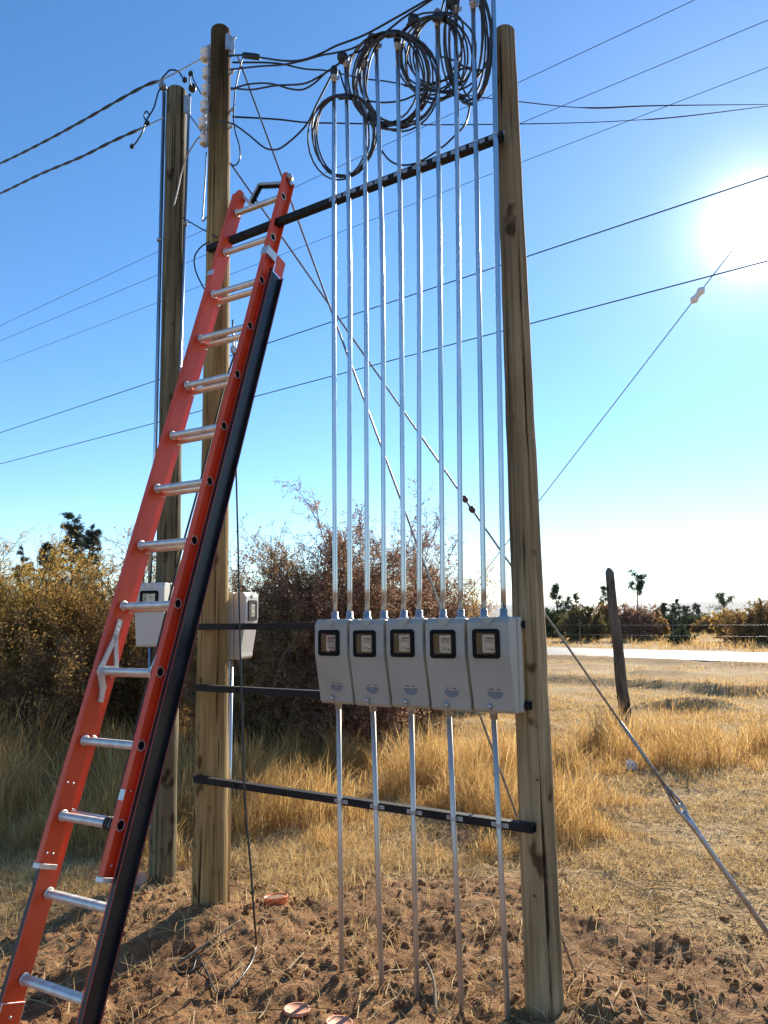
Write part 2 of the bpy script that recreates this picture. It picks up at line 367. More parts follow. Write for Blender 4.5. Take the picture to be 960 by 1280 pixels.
def build_ground():
    a_in = np.linspace(R(-38), R(38), 760); a_out = np.linspace(R(38), R(322), 90)[1:-1]
    ang = np.concatenate([a_in, a_out]); na = len(ang)
    rad = [0.0, .5, 1.0, 1.5, 1.9]
    r = 2.2
    while r < 9: rad.append(r); r *= 1.0042
    while r < 60: rad.append(r); r *= 1.012
    while r < 9500: rad.append(r); r *= 1.09
    rad = np.array(rad[1:]); nr = len(rad)
    A, Q = np.meshgrid(ang, rad)
    X = Q*np.sin(A); Y = Q*np.cos(A)
    Z = ground_h(X.ravel(), Y.ravel()).reshape(X.shape)
    V = np.stack([X, Y, Z], -1).reshape(-1, 3)
    i = np.arange(nr-1)[:, None]*na; j = np.arange(na)[None, :]; j2 = (j+1) % na
    F = np.stack([i+j, i+j2, i+na+j2, i+na+j], -1).reshape(-1, 4)
    c = len(V); V = np.vstack([V, [[0, 0, float(Z[0].mean())]]])
    T = np.stack([np.full(na, c), (np.arange(na)+1) % na, np.arange(na)], -1)
    loops = np.concatenate([F.ravel(), T.ravel()]); counts = np.concatenate([np.full(len(F), 4), np.full(na, 3)])
    m = mat('ground', (.25, .15, .08), .95, 0, .15); nt = m.node_tree; b = bsdf(m)
    at_ = N(nt, 'ShaderNodeAttribute', attribute_name='soil')
    t = N(nt, 'ShaderNodeTexCoord')
    def noise(s, d=6, st=(1, 1, 1)):
        mp = N(nt, 'ShaderNodeMapping'); mp.inputs['Scale'].default_value = st; nt.links.new(t.outputs['Object'], mp.inputs[0])
        n = N(nt, 'ShaderNodeTexNoise'); n.inputs['Scale'].default_value = s; n.inputs['Detail'].default_value = d; nt.links.new(mp.outputs[0], n.inputs['Vector']); return n.outputs['Fac']
    n1 = noise(9, 8); n2 = noise(55, 6); n3 = noise(.6, 6)
    soil = ramp(nt, [(.28, (.135, .064, .028)), (.48, (.25, .128, .057)), (.7, (.41, .235, .112))]); nt.links.new(n1, soil.inputs[0])
    straw = ramp(nt, [(.25, (.22, .135, .062)), (.5, (.46, .32, .155)), (.72, (.64, .48, .26))]); nt.links.new(n2, straw.inputs[0])
    field = ramp(nt, [(.35, (.72, .66, .58)), (.6, (1, 1, 1))]); nt.links.new(n3, field.inputs[0])
    mu = N(nt, 'ShaderNodeMixRGB', blend_type='MULTIPLY'); mu.inputs[0].default_value = 1; nt.links.new(straw.outputs[0], mu.inputs[1]); nt.links.new(field.outputs[0], mu.inputs[2])
    # soil mask broken up by finer noise
    ad = N(nt, 'ShaderNodeMath', operation='MULTIPLY_ADD'); ad.inputs[1].default_value = .9; nt.links.new(n1, ad.inputs[0])
    sb = N(nt, 'ShaderNodeMath', operation='SUBTRACT'); sb.inputs[1].default_value = .45
    nt.links.new(at_.outputs['Fac'], ad.inputs[2]); nt.links.new(ad.outputs[0], sb.inputs[0])
    cl = N(nt, 'ShaderNodeClamp'); nt.links.new(sb.outputs[0], cl.inputs[0])
    mx_ = N(nt, 'ShaderNodeMixRGB'); nt.links.new(cl.outputs[0], mx_.inputs[0]); nt.links.new(mu.outputs[0], mx_.inputs[1]); nt.links.new(soil.outputs[0], mx_.inputs[2])
    nt.links.new(mx_.outputs[0], b.inputs['Base Color'])
    bp = N(nt, 'ShaderNodeBump'); bp.inputs['Strength'].default_value = .9; bp.inputs['Distance'].default_value = .012
    a2 = N(nt, 'ShaderNodeMath', operation='ADD'); nt.links.new(n2, a2.inputs[0]); nt.links.new(noise(160, 4), a2.inputs[1])
    nt.links.new(a2.outputs[0], bp.inputs['Height']); nt.links.new(bp.outputs[0], b.inputs['Normal'])
    o = np_mesh('ground', V, loops, counts, m, smooth=True)
    s = soil_mask(V[:, 0], V[:, 1])*(np.hypot(V[:, 0], V[:, 1]) < 20)
    q = road_s(V[:, 0], V[:, 1]); s = np.maximum(s, .75*np.exp(-((q+1.2)/1.0)**2))
    # dug banks show bare earth
    atb = o.data.attributes.new('soil', 'FLOAT', 'POINT'); atb.data.foreach_set('value', s.astype(np.float32))
    tag(o, kind='structure')
build_ground()

def build_road():
    m = mat('road', (.26, .25, .24), .6, 0, .12)
    noisy(m, [(.3, (.15, .148, .143)), (.7, (.215, .21, .20))], 1.4, 8, rough=(.5, .72), bump=.25, bump_scale=60)
    mb = MB()
    ss = np.linspace(-160, 120, 141); nseg = 5
    vs = []
    for s in ss:
        for k in range(nseg+1):
            w = ROAD_W*k/nseg; c = _ra + RD*s + RN*w
            vs.append((c[0], c[1], .035 + .05*math.sin(math.pi*k/nseg)))
    n = nseg+1
    mb.add(vs, [(i*n+k, i*n+k+1, (i+1)*n+k+1, (i+1)*n+k) for i in range(len(ss)-1) for k in range(nseg)], 0, True)
    # the slab's rough edges
    for w, sgn in ((0, -1), (ROAD_W, 1)):
        e = []
        for s in ss:
            c = _ra + RD*s + RN*w; e += [(c[0], c[1], .035), (c[0]+RN[0]*sgn*.25, c[1]+RN[1]*sgn*.25, -.12)]
        mb.add(e, [(2*i, 2*i+1, 2*i+3, 2*i+2) for i in range(len(ss)-1)])
    tag(mb.build('road', m), kind='structure')
build_road()

def build_hills():
    m = mat('hills', (.10, .10, .07), .95); noisy(m, [(.3, (.07, .075, .05)), (.7, (.15, .13, .085))], .004, 6)
    mb = MB()
    for k, (d, h0, amp, seed) in enumerate(((5200, 34, 62, 71), (3000, -4, 26, 72))):
        az = np.linspace(R(-75), R(75), 260); rows = 7
        crest = h0 + amp*(fbm(az*7, az*0, seed, 5)-.32)*1.2
        vs = []
        for i, a in enumerate(az):
            for q in range(rows):
                t = q/(rows-1); dd = d + (t-.5)*1600
                z = -30 + (crest[i]+30)*math.sin(math.pi*t)**1.2 + 8*vnoise(np.array(a*60.), np.array(q*1.3), seed+9)*math.sin(math.pi*t)
                vs.append((dd*math.sin(a), dd*math.cos(a), float(z)))
        mb.add(vs, [(i*rows+q, (i+1)*rows+q, (i+1)*rows+q+1, i*rows+q+1) for i in range(len(az)-1) for q in range(rows-1)], 0, True)
    tag(mb.build('hills', m), kind='structure')
build_hills()

def build_haze():
    m = bpy.data.materials.new('haze'); m.use_nodes = True; nt = m.node_tree; nt.nodes.clear()
    o = N(nt, 'ShaderNodeOutputMaterial'); v = N(nt, 'ShaderNodeVolumePrincipled')
    v.inputs['Color'].default_value = (.86, .92, 1, 1); v.inputs['Density'].default_value = .00009; v.inputs['Anisotropy'].default_value = .2
    nt.links.new(v.outputs[0], o.inputs['Volume'])
    mb = MB(); mb.box((0, 0, 37), ((1, 0, 0), (0, 1, 0), (0, 0, 1)), (9800, 9800, 93))
    ob = mb.build('haze', m); tag(ob, kind='stuff')
build_haze()

# ================================================================== VEGETATION
def blades(name, P, H, W, lean, mats, head=None, parent=None, kind='stuff', bend=1.0):
    """many curved tapering blades in one mesh: P (n,3) feet, H heights, W widths, lean strength"""
    n = len(P); a = rng.uniform(0, 2*math.pi, n); w = rng.uniform(0, 2*math.pi, n)
    L = np.stack([np.cos(a), np.sin(a)], -1)*lean[:, None]
    S = np.stack([np.cos(w), np.sin(w), np.zeros(n)], -1)
    lv = np.array([0, .4, .75, 1.0]); wd = np.array([1.0, .8, .55, 0])
    if head is not None: wd_h = np.array([.8, .5, 1.6, 0])
    V = np.zeros((n, 7, 3)); k = 0
    for i, t in enumerate(lv):
        c = P.copy(); c[:, 2] += H*(t - .35*bend*np.minimum(lean, 1.2)*t*t); c[:, :2] += L*(H*t**1.8)[:, None]
        wi = wd[i]*np.ones(n) if head is None else np.where(head, wd_h[i], wd[i])
        if i < 3:
            V[:, k] = c - S*(W*wi*.5)[:, None]; V[:, k+1] = c + S*(W*wi*.5)[:, None]; k += 2
        else: V[:, k] = c
    b = (np.arange(n)*7)[:, None]
    Q = np.concatenate([b+np.array([[0, 1, 3, 2]]), b+np.array([[2, 3, 5, 4]])], 1).reshape(n, 8)
    T = b+np.array([[4, 5, 6]])
    loops = np.concatenate([Q, T], 1).ravel(); counts = np.tile([4, 4, 3], n)
    o = np_mesh(name, V.reshape(-1, 3), loops, counts, mats, parent=parent)
    if kind: tag(o, kind=kind)
    return o

MT['straw'] = leafy('dry_straw', [(0.0, (.31, .165, .055)), (.35, (.52, .31, .10)), (.7, (.66, .43, .16)), (1.0, (.76, .56, .27))], .5)
MT['straw_dull'] = leafy('weathered_straw', [(0.0, (.22, .14, .06)), (.4, (.40, .27, .12)), (.8, (.54, .40, .20)), (1.0, (.66, .54, .32))], .4)

MT['straw_pale'] = leafy('trampled_straw', [(0, (.34, .21, .08)), (.35, (.56, .375, .15)), (.7, (.72, .51, .23)), (1, (.82, .65, .37))], .45)
def scatter(n, a0, a1, r0, r1):
    a = rng.uniform(R(a0), R(a1), n); r = np.exp(rng.uniform(math.log(r0), math.log(r1), n))
    return r*np.sin(a), r*np.cos(a)
def tall_zone(x, y):
    """height of the uncut grass at a spot, 0 where there is none"""
    w = fbm(x*.9, y*.9, 41, 3)
    w2 = fbm(x*2.7+9, y*2.7, 42, 3)
    mid = sstep(5.1, 6.6, y+(w-.5)*1.6+(w2-.5)*1.4)*(1-sstep(8.0, 9.8, y))*sstep(-2.0, -1.2, x)*(1-sstep(.5, 2.3, x+(w2-.5)*2.4))
    rgt = sstep(7.2, 8.3, y+(w-.5)*1.0+(w2-.5)*1.2)*(1-sstep(9.2, 10.8, y+(w-.5)*1.6))*sstep(.9, 1.9, x)
    lft = sstep(-1.35, -1.9, x)*sstep(5.4, 6.3, y+(w-.5)*1.2)*(1-sstep(11.5, 13, y))
    return mid*(.12+.42*sstep(.3, .75, w)) + rgt*(.10+.44*sstep(.25, .8, w2)) + lft*(.32+.45*w)

def build_grass():
    x, y = scatter(330000, -34, 33, 4.4, 15)
    h = tall_zone(x, y); k = (h > .05) & (rng.uniform(0, 1, len(x)) < .9*sstep(.40, .62, fbm(x*2.6, y*2.6, 43, 3)+.06))
    x, y, h = x[k], y[k], h[k]; r = np.hypot(x, y)
    H = h*rng.uniform(.3, 1.35, len(x))*(.55+.9*fbm(x*3.1, y*3.1, 44, 2)); P = np.stack([x, y, ground_h(x, y)-.01], -1)
    W = np.maximum(.0032, r*.00055)*rng.uniform(.7, 1.3, len(x))
    head = rng.uniform(0, 1, len(x)) < .22
    blades('tall_grass', P, H, W, np.abs(rng.normal(0, .5, len(x)))+.05, MT['straw'], head)
    # short, trampled straw everywhere else near
    x, y = scatter(300000, -35, 34, 2.7, 16)
    s = soil_mask(x, y); pz = np.where(tall_zone(x, y) > .05, .35, 1.0)*(.04 + .96*(1-s)**1.5)
    pz = pz*sstep(.30, .56, fbm(x*2.0, y*2.0, 45, 3)+.05)*(np.min([np.hypot(x-lx, y-ly) for lx, ly in LIDS], axis=0) > .09)
    k = rng.uniform(0, 1, len(x)) < pz; x, y = x[k], y[k]; r = np.hypot(x, y)
    P = np.stack([x, y, ground_h(x, y)-.006], -1)
    H = rng.uniform(.03, .14, len(x))*(.45+1.1*fbm(x*1.3, y*1.3, 46, 2))*(1-.35*sstep(.6, 1.4, x)); W = np.maximum(.003, r*.0006)*rng.uniform(.7, 1.5, len(x))
    blades('short_grass', P, H, W, np.abs(rng.normal(0, 1.0, len(x)))+.25, MT['straw_pale'])
    # stubble of the open field up to and beyond the road
    x, y = scatter(190000, -32, 34, 12, 75)
    q = road_s(x, y); ok = (q < -.5) | (q > ROAD_W+.4)
    pz = (.06+.80*sstep(.40, .62, fbm(x*.35, y*.75, 47, 4)))*ok
    k = rng.uniform(0, 1, len(x)) < pz; x, y = x[k], y[k]; r = np.hypot(x, y)
    P = np.stack([x, y, ground_h(x, y)-.01], -1)
    far = road_s(x, y) > 0
    H = rng.uniform(.02, .085, len(x))*(1+2.2*far)*(1+1.2*(fbm(x*.4, y*.4, 48, 2) > .62)); W = r*.0007*rng.uniform(.7, 1.4, len(x))
    blades('field_stubble', P, H, W, np.abs(rng.normal(0, .7, len(x)))+.1, MT['straw'])
    # loose stalks lying on the soil
    n = 30000; x, y = scatter(n, -35, 34, 2.7, 9)
    k = rng.uniform(0, 1, n) < .20+.80*(1-soil_mask(x, y))**1.5; k &= np.min([np.hypot(x-lx, y-ly) for lx, ly in LIDS], axis=0) > .10; x, y = x[k], y[k]; n = len(x)
    a = rng.uniform(0, 2*math.pi, n); L = .02+.22*rng.uniform(0, 1, n)**1.8
    d = np.stack([np.cos(a), np.sin(a)], -1); ends = []
    for t in (-.5, 0, .5):
        px, py = x+d[:, 0]*L*t, y+d[:, 1]*L*t; ends.append(np.stack([px, py, ground_h(px, py)+.008+.02*rng.uniform(0, 1, n)*(L > .1)], -1))
    sd = np.stack([-d[:, 1], d[:, 0], np.full(n, .5)], -1)*(rng.uniform(.0010, .0026, n))[:, None]
    V = np.stack([ends[0]-sd, ends[0]+sd, ends[1]-sd, ends[1]+sd, ends[2]-sd, ends[2]+sd], 1).reshape(-1, 3)
    b = (np.arange(n)*6)[:, None]; Q = np.concatenate([b+np.array([[0, 1, 3, 2]]), b+np.array([[2, 3, 5, 4]])], 1)
    tag(np_mesh('straw_litter', V, Q.ravel(), np.full(2*n, 4), MT['straw_dull']), kind='stuff')
build_grass()

def build_clods():
    """loose lumps of dug earth"""
    m = mat('clod_soil', (.24, .14, .075), .95, 0, .15); nt = m.node_tree; b = bsdf(m)
    noisy(m, [(.3, (.14, .066, .03)), (.5, (.25, .128, .058)), (.72, (.39, .222, .108))], 28, 6, bump=.8, bump_scale=140)
    bm = bmesh.new(); bmesh.ops.create_icosphere(bm, subdivisions=2, radius=1)
    bv = np.array([v.co[:] for v in bm.verts]); bf = np.array([[v.index for v in f.verts] for f in bm.faces]); bm.free()
    n = 14000; x, y = scatter(n, -35, 34, 2.6, 7.5)
    k = rng.uniform(0, 1, n) < soil_mask(x, y)*sstep(.35, .62, fbm(x*2.2, y*2.2, 81, 3)+.08); k &= np.min([np.hypot(x-lx, y-ly) for lx, ly in LIDS], axis=0) > .085
    x, y = x[k], y[k]; n = len(x)
    r = .0025 + .022*rng.uniform(0, 1, n)**6
    V = np.zeros((n, len(bv), 3))
    for i in range(n):
        q = bv + rng.normal(0, .16, bv.shape); q = q*rng.uniform(.6, 1.25, 3)
        a = rng.uniform(0, 6.28); c, s = math.cos(a), math.sin(a)
        q = np.stack([q[:, 0]*c-q[:, 1]*s, q[:, 0]*s+q[:, 1]*c, q[:, 2]], -1)*r[i]
        V[i] = q
    z = ground_h(x, y)+r*.12
    V += np.stack([x, y, z], -1)[:, None]
    F = (bf[None]+(np.arange(n)*len(bv))[:, None, None]).reshape(-1, 3)
    tag(np_mesh('soil_clods', V.reshape(-1, 3), F.ravel(), np.full(len(F), 3), m, smooth=False), kind='stuff')
build_clods()

def nrmz(v): return v/np.maximum(np.linalg.norm(v, axis=-1, keepdims=True), 1e-9)
def grow(P, D, L, K, wob, up):
    """polylines (n,K+1,3) from starts P along D of length L"""
    n = len(P); out = np.zeros((n, K+1, 3)); out[:, 0] = P; d = nrmz(D)
    for i in range(K):
        d = nrmz(d + rng.normal(0, wob, (n, 3)) + np.array([0, 0, up])); out[:, i+1] = out[:, i] + d*(L/K)[:, None]
    return out
def tubes(lines, r0, r1, sides=3):
    n, K, _ = lines.shape
    T = np.zeros_like(lines); T[:, 1:-1] = lines[:, 2:]-lines[:, :-2]; T[:, 0] = lines[:, 1]-lines[:, 0]; T[:, -1] = lines[:, -1]-lines[:, -2]; T = nrmz(T)
    ref = np.where(np.abs(T[..., 2:3]) < .9, np.array([0, 0, 1.]), np.array([1., 0, 0]))
    U = nrmz(np.cross(T, ref)); W = np.cross(T, U)
    rad = r0[:, None]*(1-np.linspace(0, 1, K))[None] + r1[:, None]*np.linspace(0, 1, K)[None]
    a = 2*math.pi*np.arange(sides)/sides
    V = lines[:, :, None] + (U[:, :, None]*np.cos(a)[:, None] + W[:, :, None]*np.sin(a)[:, None])*rad[:, :, None, None]
    idx = np.arange(n*K*sides).reshape(n, K, sides)
    q = np.stack([idx[:, :-1], np.roll(idx[:, :-1], -1, 2), np.roll(idx[:, 1:], -1, 2), idx[:, 1:]], -1).reshape(-1, 4)
    return V.reshape(-1, 3), q
def spawn(lines, m, t0, t1, ang, lens, K, wob, up):
    """m children on each line, leaving at angle ang"""
    n, k, _ = lines.shape; rep = np.repeat(np.arange(n), m); t = rng.uniform(t0, t1, n*m)*(k-1)
    i = np.minimum(t.astype(int), k-2); f = (t-i)[:, None]
    P = lines[rep, i]*(1-f) + lines[rep, i+1]*f
    d = nrmz(lines[rep, i+1]-lines[rep, i]); o = nrmz(rng.normal(0, 1, d.shape)); o = nrmz(o-d*(o*d).sum(-1, keepdims=True))
    aa = rng.uniform(*ang, n*m)[:, None]
    return grow(P, d*np.cos(aa)+o*np.sin(aa), rng.uniform(*lens, n*m), K, wob, up)
def leaves(lines, m, size, t0=.1, spread=.02, aspect=.5):
    """leaf quads along lines"""
    n, k, _ = lines.shape; rep = np.repeat(np.arange(n), m); t = rng.uniform(t0, 1, n*m)*(k-1); i = np.minimum(t.astype(int), k-2); f = (t-i)[:, None]
    P = lines[rep, i]*(1-f) + lines[rep, i+1]*f + rng.normal(0, spread, (n*m, 3))
    s = rng.uniform(*size, n*m)[:, None]; a = nrmz(rng.normal(0, 1, P.shape)); b = nrmz(np.cross(a, rng.normal(0, 1, P.shape)))
    V = np.stack([P-a*s*.5, P+b*s*aspect*.5, P+a*s*.5, P-b*s*aspect*.5], 1).reshape(-1, 3)
    return V, np.arange(len(V)).reshape(-1, 4)
def join_np(parts):
    V = []; F = []; M_ = []; b = 0
    for (v, f, mi) in parts: V.append(v); F.append(f+b); M_.append(np.full(len(f), mi)); b += len(v)
    return np.concatenate(V), np.concatenate(F), np.concatenate(M_)

def bush(name, label, c, rx, ry, h, wood, leaf, group=None, stems=26, sub=9, twig=9, leafn=6, leaf_size=(.018, .048), up=.05, wob=.16, wild=.12, twr=.0022, base_r=.016, aspect=.5, cat='shrub', reach=(.62, .92)):
    base = np.array([c[0], c[1], float(ground_h(np.array(c[0]), np.array(c[1])))-.03])
    t = thing(name, label, cat, tuple(base), group)
    a = rng.uniform(0, 2*math.pi, stems); e = np.arccos(rng.uniform(.02, .98, stems))
    tgt = np.stack([rx*np.sin(e)*np.cos(a), ry*np.sin(e)*np.sin(a), h*np.cos(e)], -1)*rng.uniform(*reach, stems)[:, None]
    st = np.stack([rx*.22*np.cos(a)*rng.uniform(0, 1, stems), ry*.22*np.sin(a)*rng.uniform(0, 1, stems), np.zeros(stems)], -1)
    L0 = grow(base+st, tgt-st+np.array([0, 0, .25*h]), np.linalg.norm(tgt-st, axis=-1)*1.06, 7, .10, -.02)
    m = (rx+ry)/2
    L1 = spawn(L0, sub, .22, 1, (.4, 1.2), (.22*m, .5*m), 5, wob, up)
    L2 = spawn(L1, twig, .1, 1, (.4, 1.3), (.07*m, .24*m), 4, wob*1.2, up)
    out = rng.uniform(0, 1, len(L1)) < wild
    L3 = spawn(L1[out], 2, .7, 1, (.05, .5), (.25*m, .5*m), 5, wob, up)
    L4 = spawn(L3, 5, .2, 1, (.5, 1.2), (.05*m, .14*m), 3, wob, up)
    f = lambda v, n: np.full(n, v)
    W = []
    for Ls, r0, r1 in ((L0, base_r, base_r*.35), (L1, base_r*.38, twr), (L2, twr*1.1, twr*.6), (L3, twr*1.3, twr*.7), (L4, twr, twr*.6)):
        v, q = tubes(Ls, f(r0, len(Ls)), f(r1, len(Ls))); W.append((v, q, 0))
    V, Fq, mi = join_np(W)
    floor_ = ground_h(V[:, 0], V[:, 1])-.02; V[:, 2] = np.maximum(V[:, 2], floor_)
    np_mesh('branches', V, Fq.ravel(), np.full(len(Fq), 4), wood, parent=t)
    if leafn:
        P = [leaves(L2, leafn, leaf_size, aspect=aspect)+(0,)]
        if len(L4): P.append(leaves(L4, max(2, leafn//3), leaf_size, aspect=aspect)+(0,))
        V, Fq, mi = join_np(P)
        np_mesh('foliage', V, Fq.ravel(), np.full(len(Fq), 4), leaf, parent=t)
    return t

def bark(name, lo, hi): return noisy(mat(name, lo, .9, 0, .2), [(.3, lo), (.7, hi)], 12, 5)
MT['twig_red'] = bark('red_brown_twigs', (.10, .05, .034), (.21, .12, .08))
MT['twig_grey'] = bark('grey_twigs', (.13, .10, .075), (.24, .19, .14))
MT['twig_olive'] = bark('olive_stems', (.10, .075, .03), (.19, .145, .06))
MT['bark'] = bark('tree_bark', (.06, .05, .04), (.13, .11, .085))
MT['leaf_red'] = leafy('red_brown_leaves', [(0, (.16, .075, .05)), (.4, (.30, .16, .10)), (.75, (.41, .25, .15)), (1, (.52, .38, .23))], .5)
MT['leaf_gold'] = leafy('golden_olive_leaves', [(0, (.28, .17, .034)), (.4, (.50, .31, .068)), (.75, (.64, .41, .105)), (1, (.74, .52, .18))], .6)
MT['leaf_brown'] = leafy('bronze_leaves', [(0, (.17, .092, .03)), (.4, (.33, .19, .062)), (.8, (.46, .28, .095)), (1, (.56, .39, .17))], .52)
MT['leaf_olive'] = leafy('dark_olive_leaves', [(0, (.08, .068, .022)), (.5, (.17, .13, .042)), (1, (.27, .21, .08))], .5)
MT['leaf_green'] = leafy('green_leaves', [(0, (.025, .045, .012)), (.5, (.05, .085, .022)), (1, (.10, .14, .04))], .35)
MT['leaf_dark'] = leafy('dark_green_leaves', [(0, (.018, .032, .016)), (.5, (.034, .055, .024)), (1, (.06, .085, .034))], .3)
MT['needles'] = leafy('pine_needles', [(0, (.012, .026, .018)), (.5, (.024, .045, .028)), (1, (.045, .07, .038))], .2)

def place(px, Y): return at(px, 770, Y)[:2]
G1 = 'wild shrubs behind the poles'
TB = dict(leaf_size=(.014, .038), wild=.13, reach=(.6, .95))
bush('thorn_bush', 'big dark red brown thorn bush behind the meter boxes', place(412, 9.3), 1.35, 1.1, 3.3, MT['twig_red'], MT['leaf_red'], G1, stems=110, sub=14, twig=13, leafn=16, **TB)
bush('thorn_bush', 'thinner red brown thorn bush between the dark one and the loose gold one', place(500, 11.6), 1.4, 1.2, 3.3, MT['twig_red'], MT['leaf_red'], G1, stems=85, sub=13, twig=13, leafn=14, **TB)
bush('thorn_bush', 'bronze thorny bush with bare top between ladder and dark thorn bush', place(322, 9.0), 1.15, 1.1, 3.35, MT['twig_grey'], MT['leaf_brown'], G1, stems=75, sub=12, twig=12, leafn=13, leaf_size=(.012, .034), wild=.16, reach=(.5, .95))
bush('thorn_bush', 'lower loose thorn bush with gold twigs right of the dark thorn bush', place(566, 14.5), 1.5, 1.3, 2.9, MT['twig_red'], MT['leaf_gold'], G1, stems=48, sub=11, twig=11, leafn=11, wild=.2, reach=(.5, .95))
bush('thorn_bush', 'tall bare grey twigged bush rising behind the ladder', place(196, 12.0), 1.5, 1.3, 3.5, MT['twig_grey'], MT['leaf_brown'], G1, stems=44, sub=10, twig=10, leafn=5, wild=.3)
HK = dict(up=.1, wild=.02, aspect=.22, leaf_size=(.025, .06), reach=(.5, .95))
bush('broom_shrub', 'golden olive feathery shrub at the left edge of the hedge', place(-12, 9.8), 1.35, 1.2, 3.2, MT['twig_olive'], MT['leaf_gold'], G1, stems=95, sub=13, twig=12, leafn=11, **HK)
bush('broom_shrub', 'golden olive feathery shrub in the middle of the hedge', place(92, 10.4), 1.35, 1.2, 2.85, MT['twig_olive'], MT['leaf_gold'], G1, stems=95, sub=13, twig=12, leafn=11, **HK)
bush('broom_shrub', 'brownish olive shrub just left of the ladder', place(172, 9.8), 1.15, 1.1, 3.0, MT['twig_olive'], MT['leaf_brown'], G1, stems=60, sub=11, twig=11, leafn=10, **{**HK, 'aspect': .3, 'wild': .09})
bush('thorn_bush', 'dark tangled bush low under the hedge beside the tall grass', place(45, 8.6), 1.15, .8, 1.7, MT['twig_red'], MT['leaf_brown'], G1, stems=44, sub=10, twig=10, leafn=8, wild=.08, reach=(.5, .95))

# ---- across the road
G2 = 'shrubs along the far side of the road'
kw = dict(leaf_size=(.07, .17), twr=.008, base_r=.05, stems=46, sub=9, twig=8, leafn=11, reach=(.5, .95))
bush('roadside_shrub', 'rounded dark olive shrub across the road beside the near pole', place(731, 45), 1.5, 1.4, 2.3, MT['twig_olive'], MT['leaf_olive'], G2, **kw)
bush('roadside_shrub', 'wispy reddish brown shrub across the road behind the leaning post', place(792, 44), 1.5, 1.4, 2.5, MT['twig_red'], MT['leaf_red'], G2, **{**kw, 'leafn': 8, 'wild': .25})
bush('roadside_shrub', 'small tan shrub joined to the reddish shrub across the road', place(818, 45), 1.0, 1.0, 1.75, MT['twig_grey'], MT['leaf_brown'], G2, **{**kw, 'leafn': 6})
bush('roadside_shrub', 'small low bright green bush at the far road edge', place(850, 39), .62, .6, .92, MT['twig_olive'], MT['leaf_green'], G2, **{**kw, 'leaf_size': (.05, .1), 'sub': 7})
bush('roadside_shrub', 'large bronze shrub with bare twigs at the right edge of the photo', place(951, 37), 1.7, 1.4, 2.4, MT['twig_grey'], MT['leaf_brown'], G2, **{**kw, 'wild': .25})
bush('roadside_shrub', 'tan shrub left of the large bronze one across the road', place(918, 41), 1.2, 1.2, 1.85, MT['twig_grey'], MT['leaf_gold'], G2, **{**kw, 'leafn': 6})
bush('roadside_shrub', 'dense green shrub across the road hard by the near pole', place(684, 52), 1.5, 1.4, 2.1, MT['twig_olive'], MT['leaf_green'], G2, **kw)
bush('roadside_shrub', 'dull green shrub between the dark olive and reddish ones', place(762, 52), 1.3, 1.2, 2.2, MT['twig_olive'], MT['leaf_brown'], G2, **kw)

for px, Y, rx_, h_, lf, lab in ((828, 58, 1.3, 1.5, 'leaf_dark', 'dark green thicket behind the small tan shrub across the road'), (866, 62, 1.5, 1.3, 'leaf_green', 'low green thicket right of the low bright green bush'), (886, 56, 1.1, .9, 'leaf_brown', 'low brown scrub before the gap with the far hills')):
    bush('roadside_shrub', lab, place(px, Y), rx_, 1.4, h_, MT['twig_olive'], MT[lf], G2, **{**kw, 'leaf_size': (.08, .2), 'sub': 7})

def tree(name, label, px, Y, h, cr, leaf, group=None, lean=0.0, crown0=.4, limbs=16, leafn=26, lsize=(.10, .26), clump=.28, kind='open', cat='tree'):
    x, y = place(px, Y); z = float(ground_h(np.array(x), np.array(y)))-.1
    t = thing(name, label, cat, (x, y, z), group)
    base = np.array([x, y, z])
    T = grow(base[None], np.array([[lean, 0, 1.]]), np.array([h*.97]), 9, .035, .05)
    wood = [tubes(T, np.array([h*.014+.03]), np.array([.012]), 7)+(0,)]
    if kind == 'pine':
        n = limbs*5; tt = rng.uniform(crown0, .98, n); i = np.minimum((tt*9).astype(int), 8); f = (tt*9-i)[:, None]
        P = T[0, i]*(1-f)+T[0, i+1]*f; a = rng.uniform(0, 6.28, n)
        ln = cr*(1.05-(tt-crown0)/(1-crown0)*.85)*rng.uniform(.55, 1.15, n)
        B = grow(P, np.stack([np.cos(a), np.sin(a), np.full(n, .12)], -1), ln, 5, .07, .03)
        S = spawn(B, 5, .25, 1, (.3, .8), (.12*cr, .3*cr), 3, .1, .05)
    else:
        tt = rng.uniform(crown0, 1, limbs); i = np.minimum((tt*9).astype(int), 8); f = (tt*9-i)[:, None]
        P = T[0, i]*(1-f)+T[0, i+1]*f; a = rng.uniform(0, 6.28, limbs)
        B = grow(P, np.stack([np.cos(a), np.sin(a), rng.uniform(.3, 1.2, limbs)], -1), cr*rng.uniform(.5, 1.1, limbs), 5, .16, .06)
        S = spawn(B, 7, .3, 1, (.4, 1.1), (.15*cr, .45*cr), 4, .18, .02)
    wood.append(tubes(B, np.full(len(B), .012+.006*h*.5), np.full(len(B), .006))+(0,))
    wood.append(tubes(S, np.full(len(S), .008), np.full(len(S), .004))+(0,))
    V, Fq, _ = join_np(wood); np_mesh('trunk', V, Fq.ravel(), np.full(len(Fq), 4), MT['bark'], parent=t)
    V, Fq = leaves(S, int(leafn*(2.6 if kind == 'pine' else 1.6)), (lsize[0]*.7, lsize[1]*.7), .1, clump*(.16 if kind == 'pine' else .3), .16 if kind == 'pine' else .4)
    np_mesh('crown', V, Fq.ravel(), np.full(len(Fq), 4), leaf, parent=t)
    return t
G3 = 'pines beyond the hedge'
tree('pine_tree', 'tallest dark pine beyond the hedge', 90, 42, 7.9, 1.35, MT['needles'], G3, kind='pine', limbs=22, leafn=16, lsize=(.12, .3), crown0=.3)
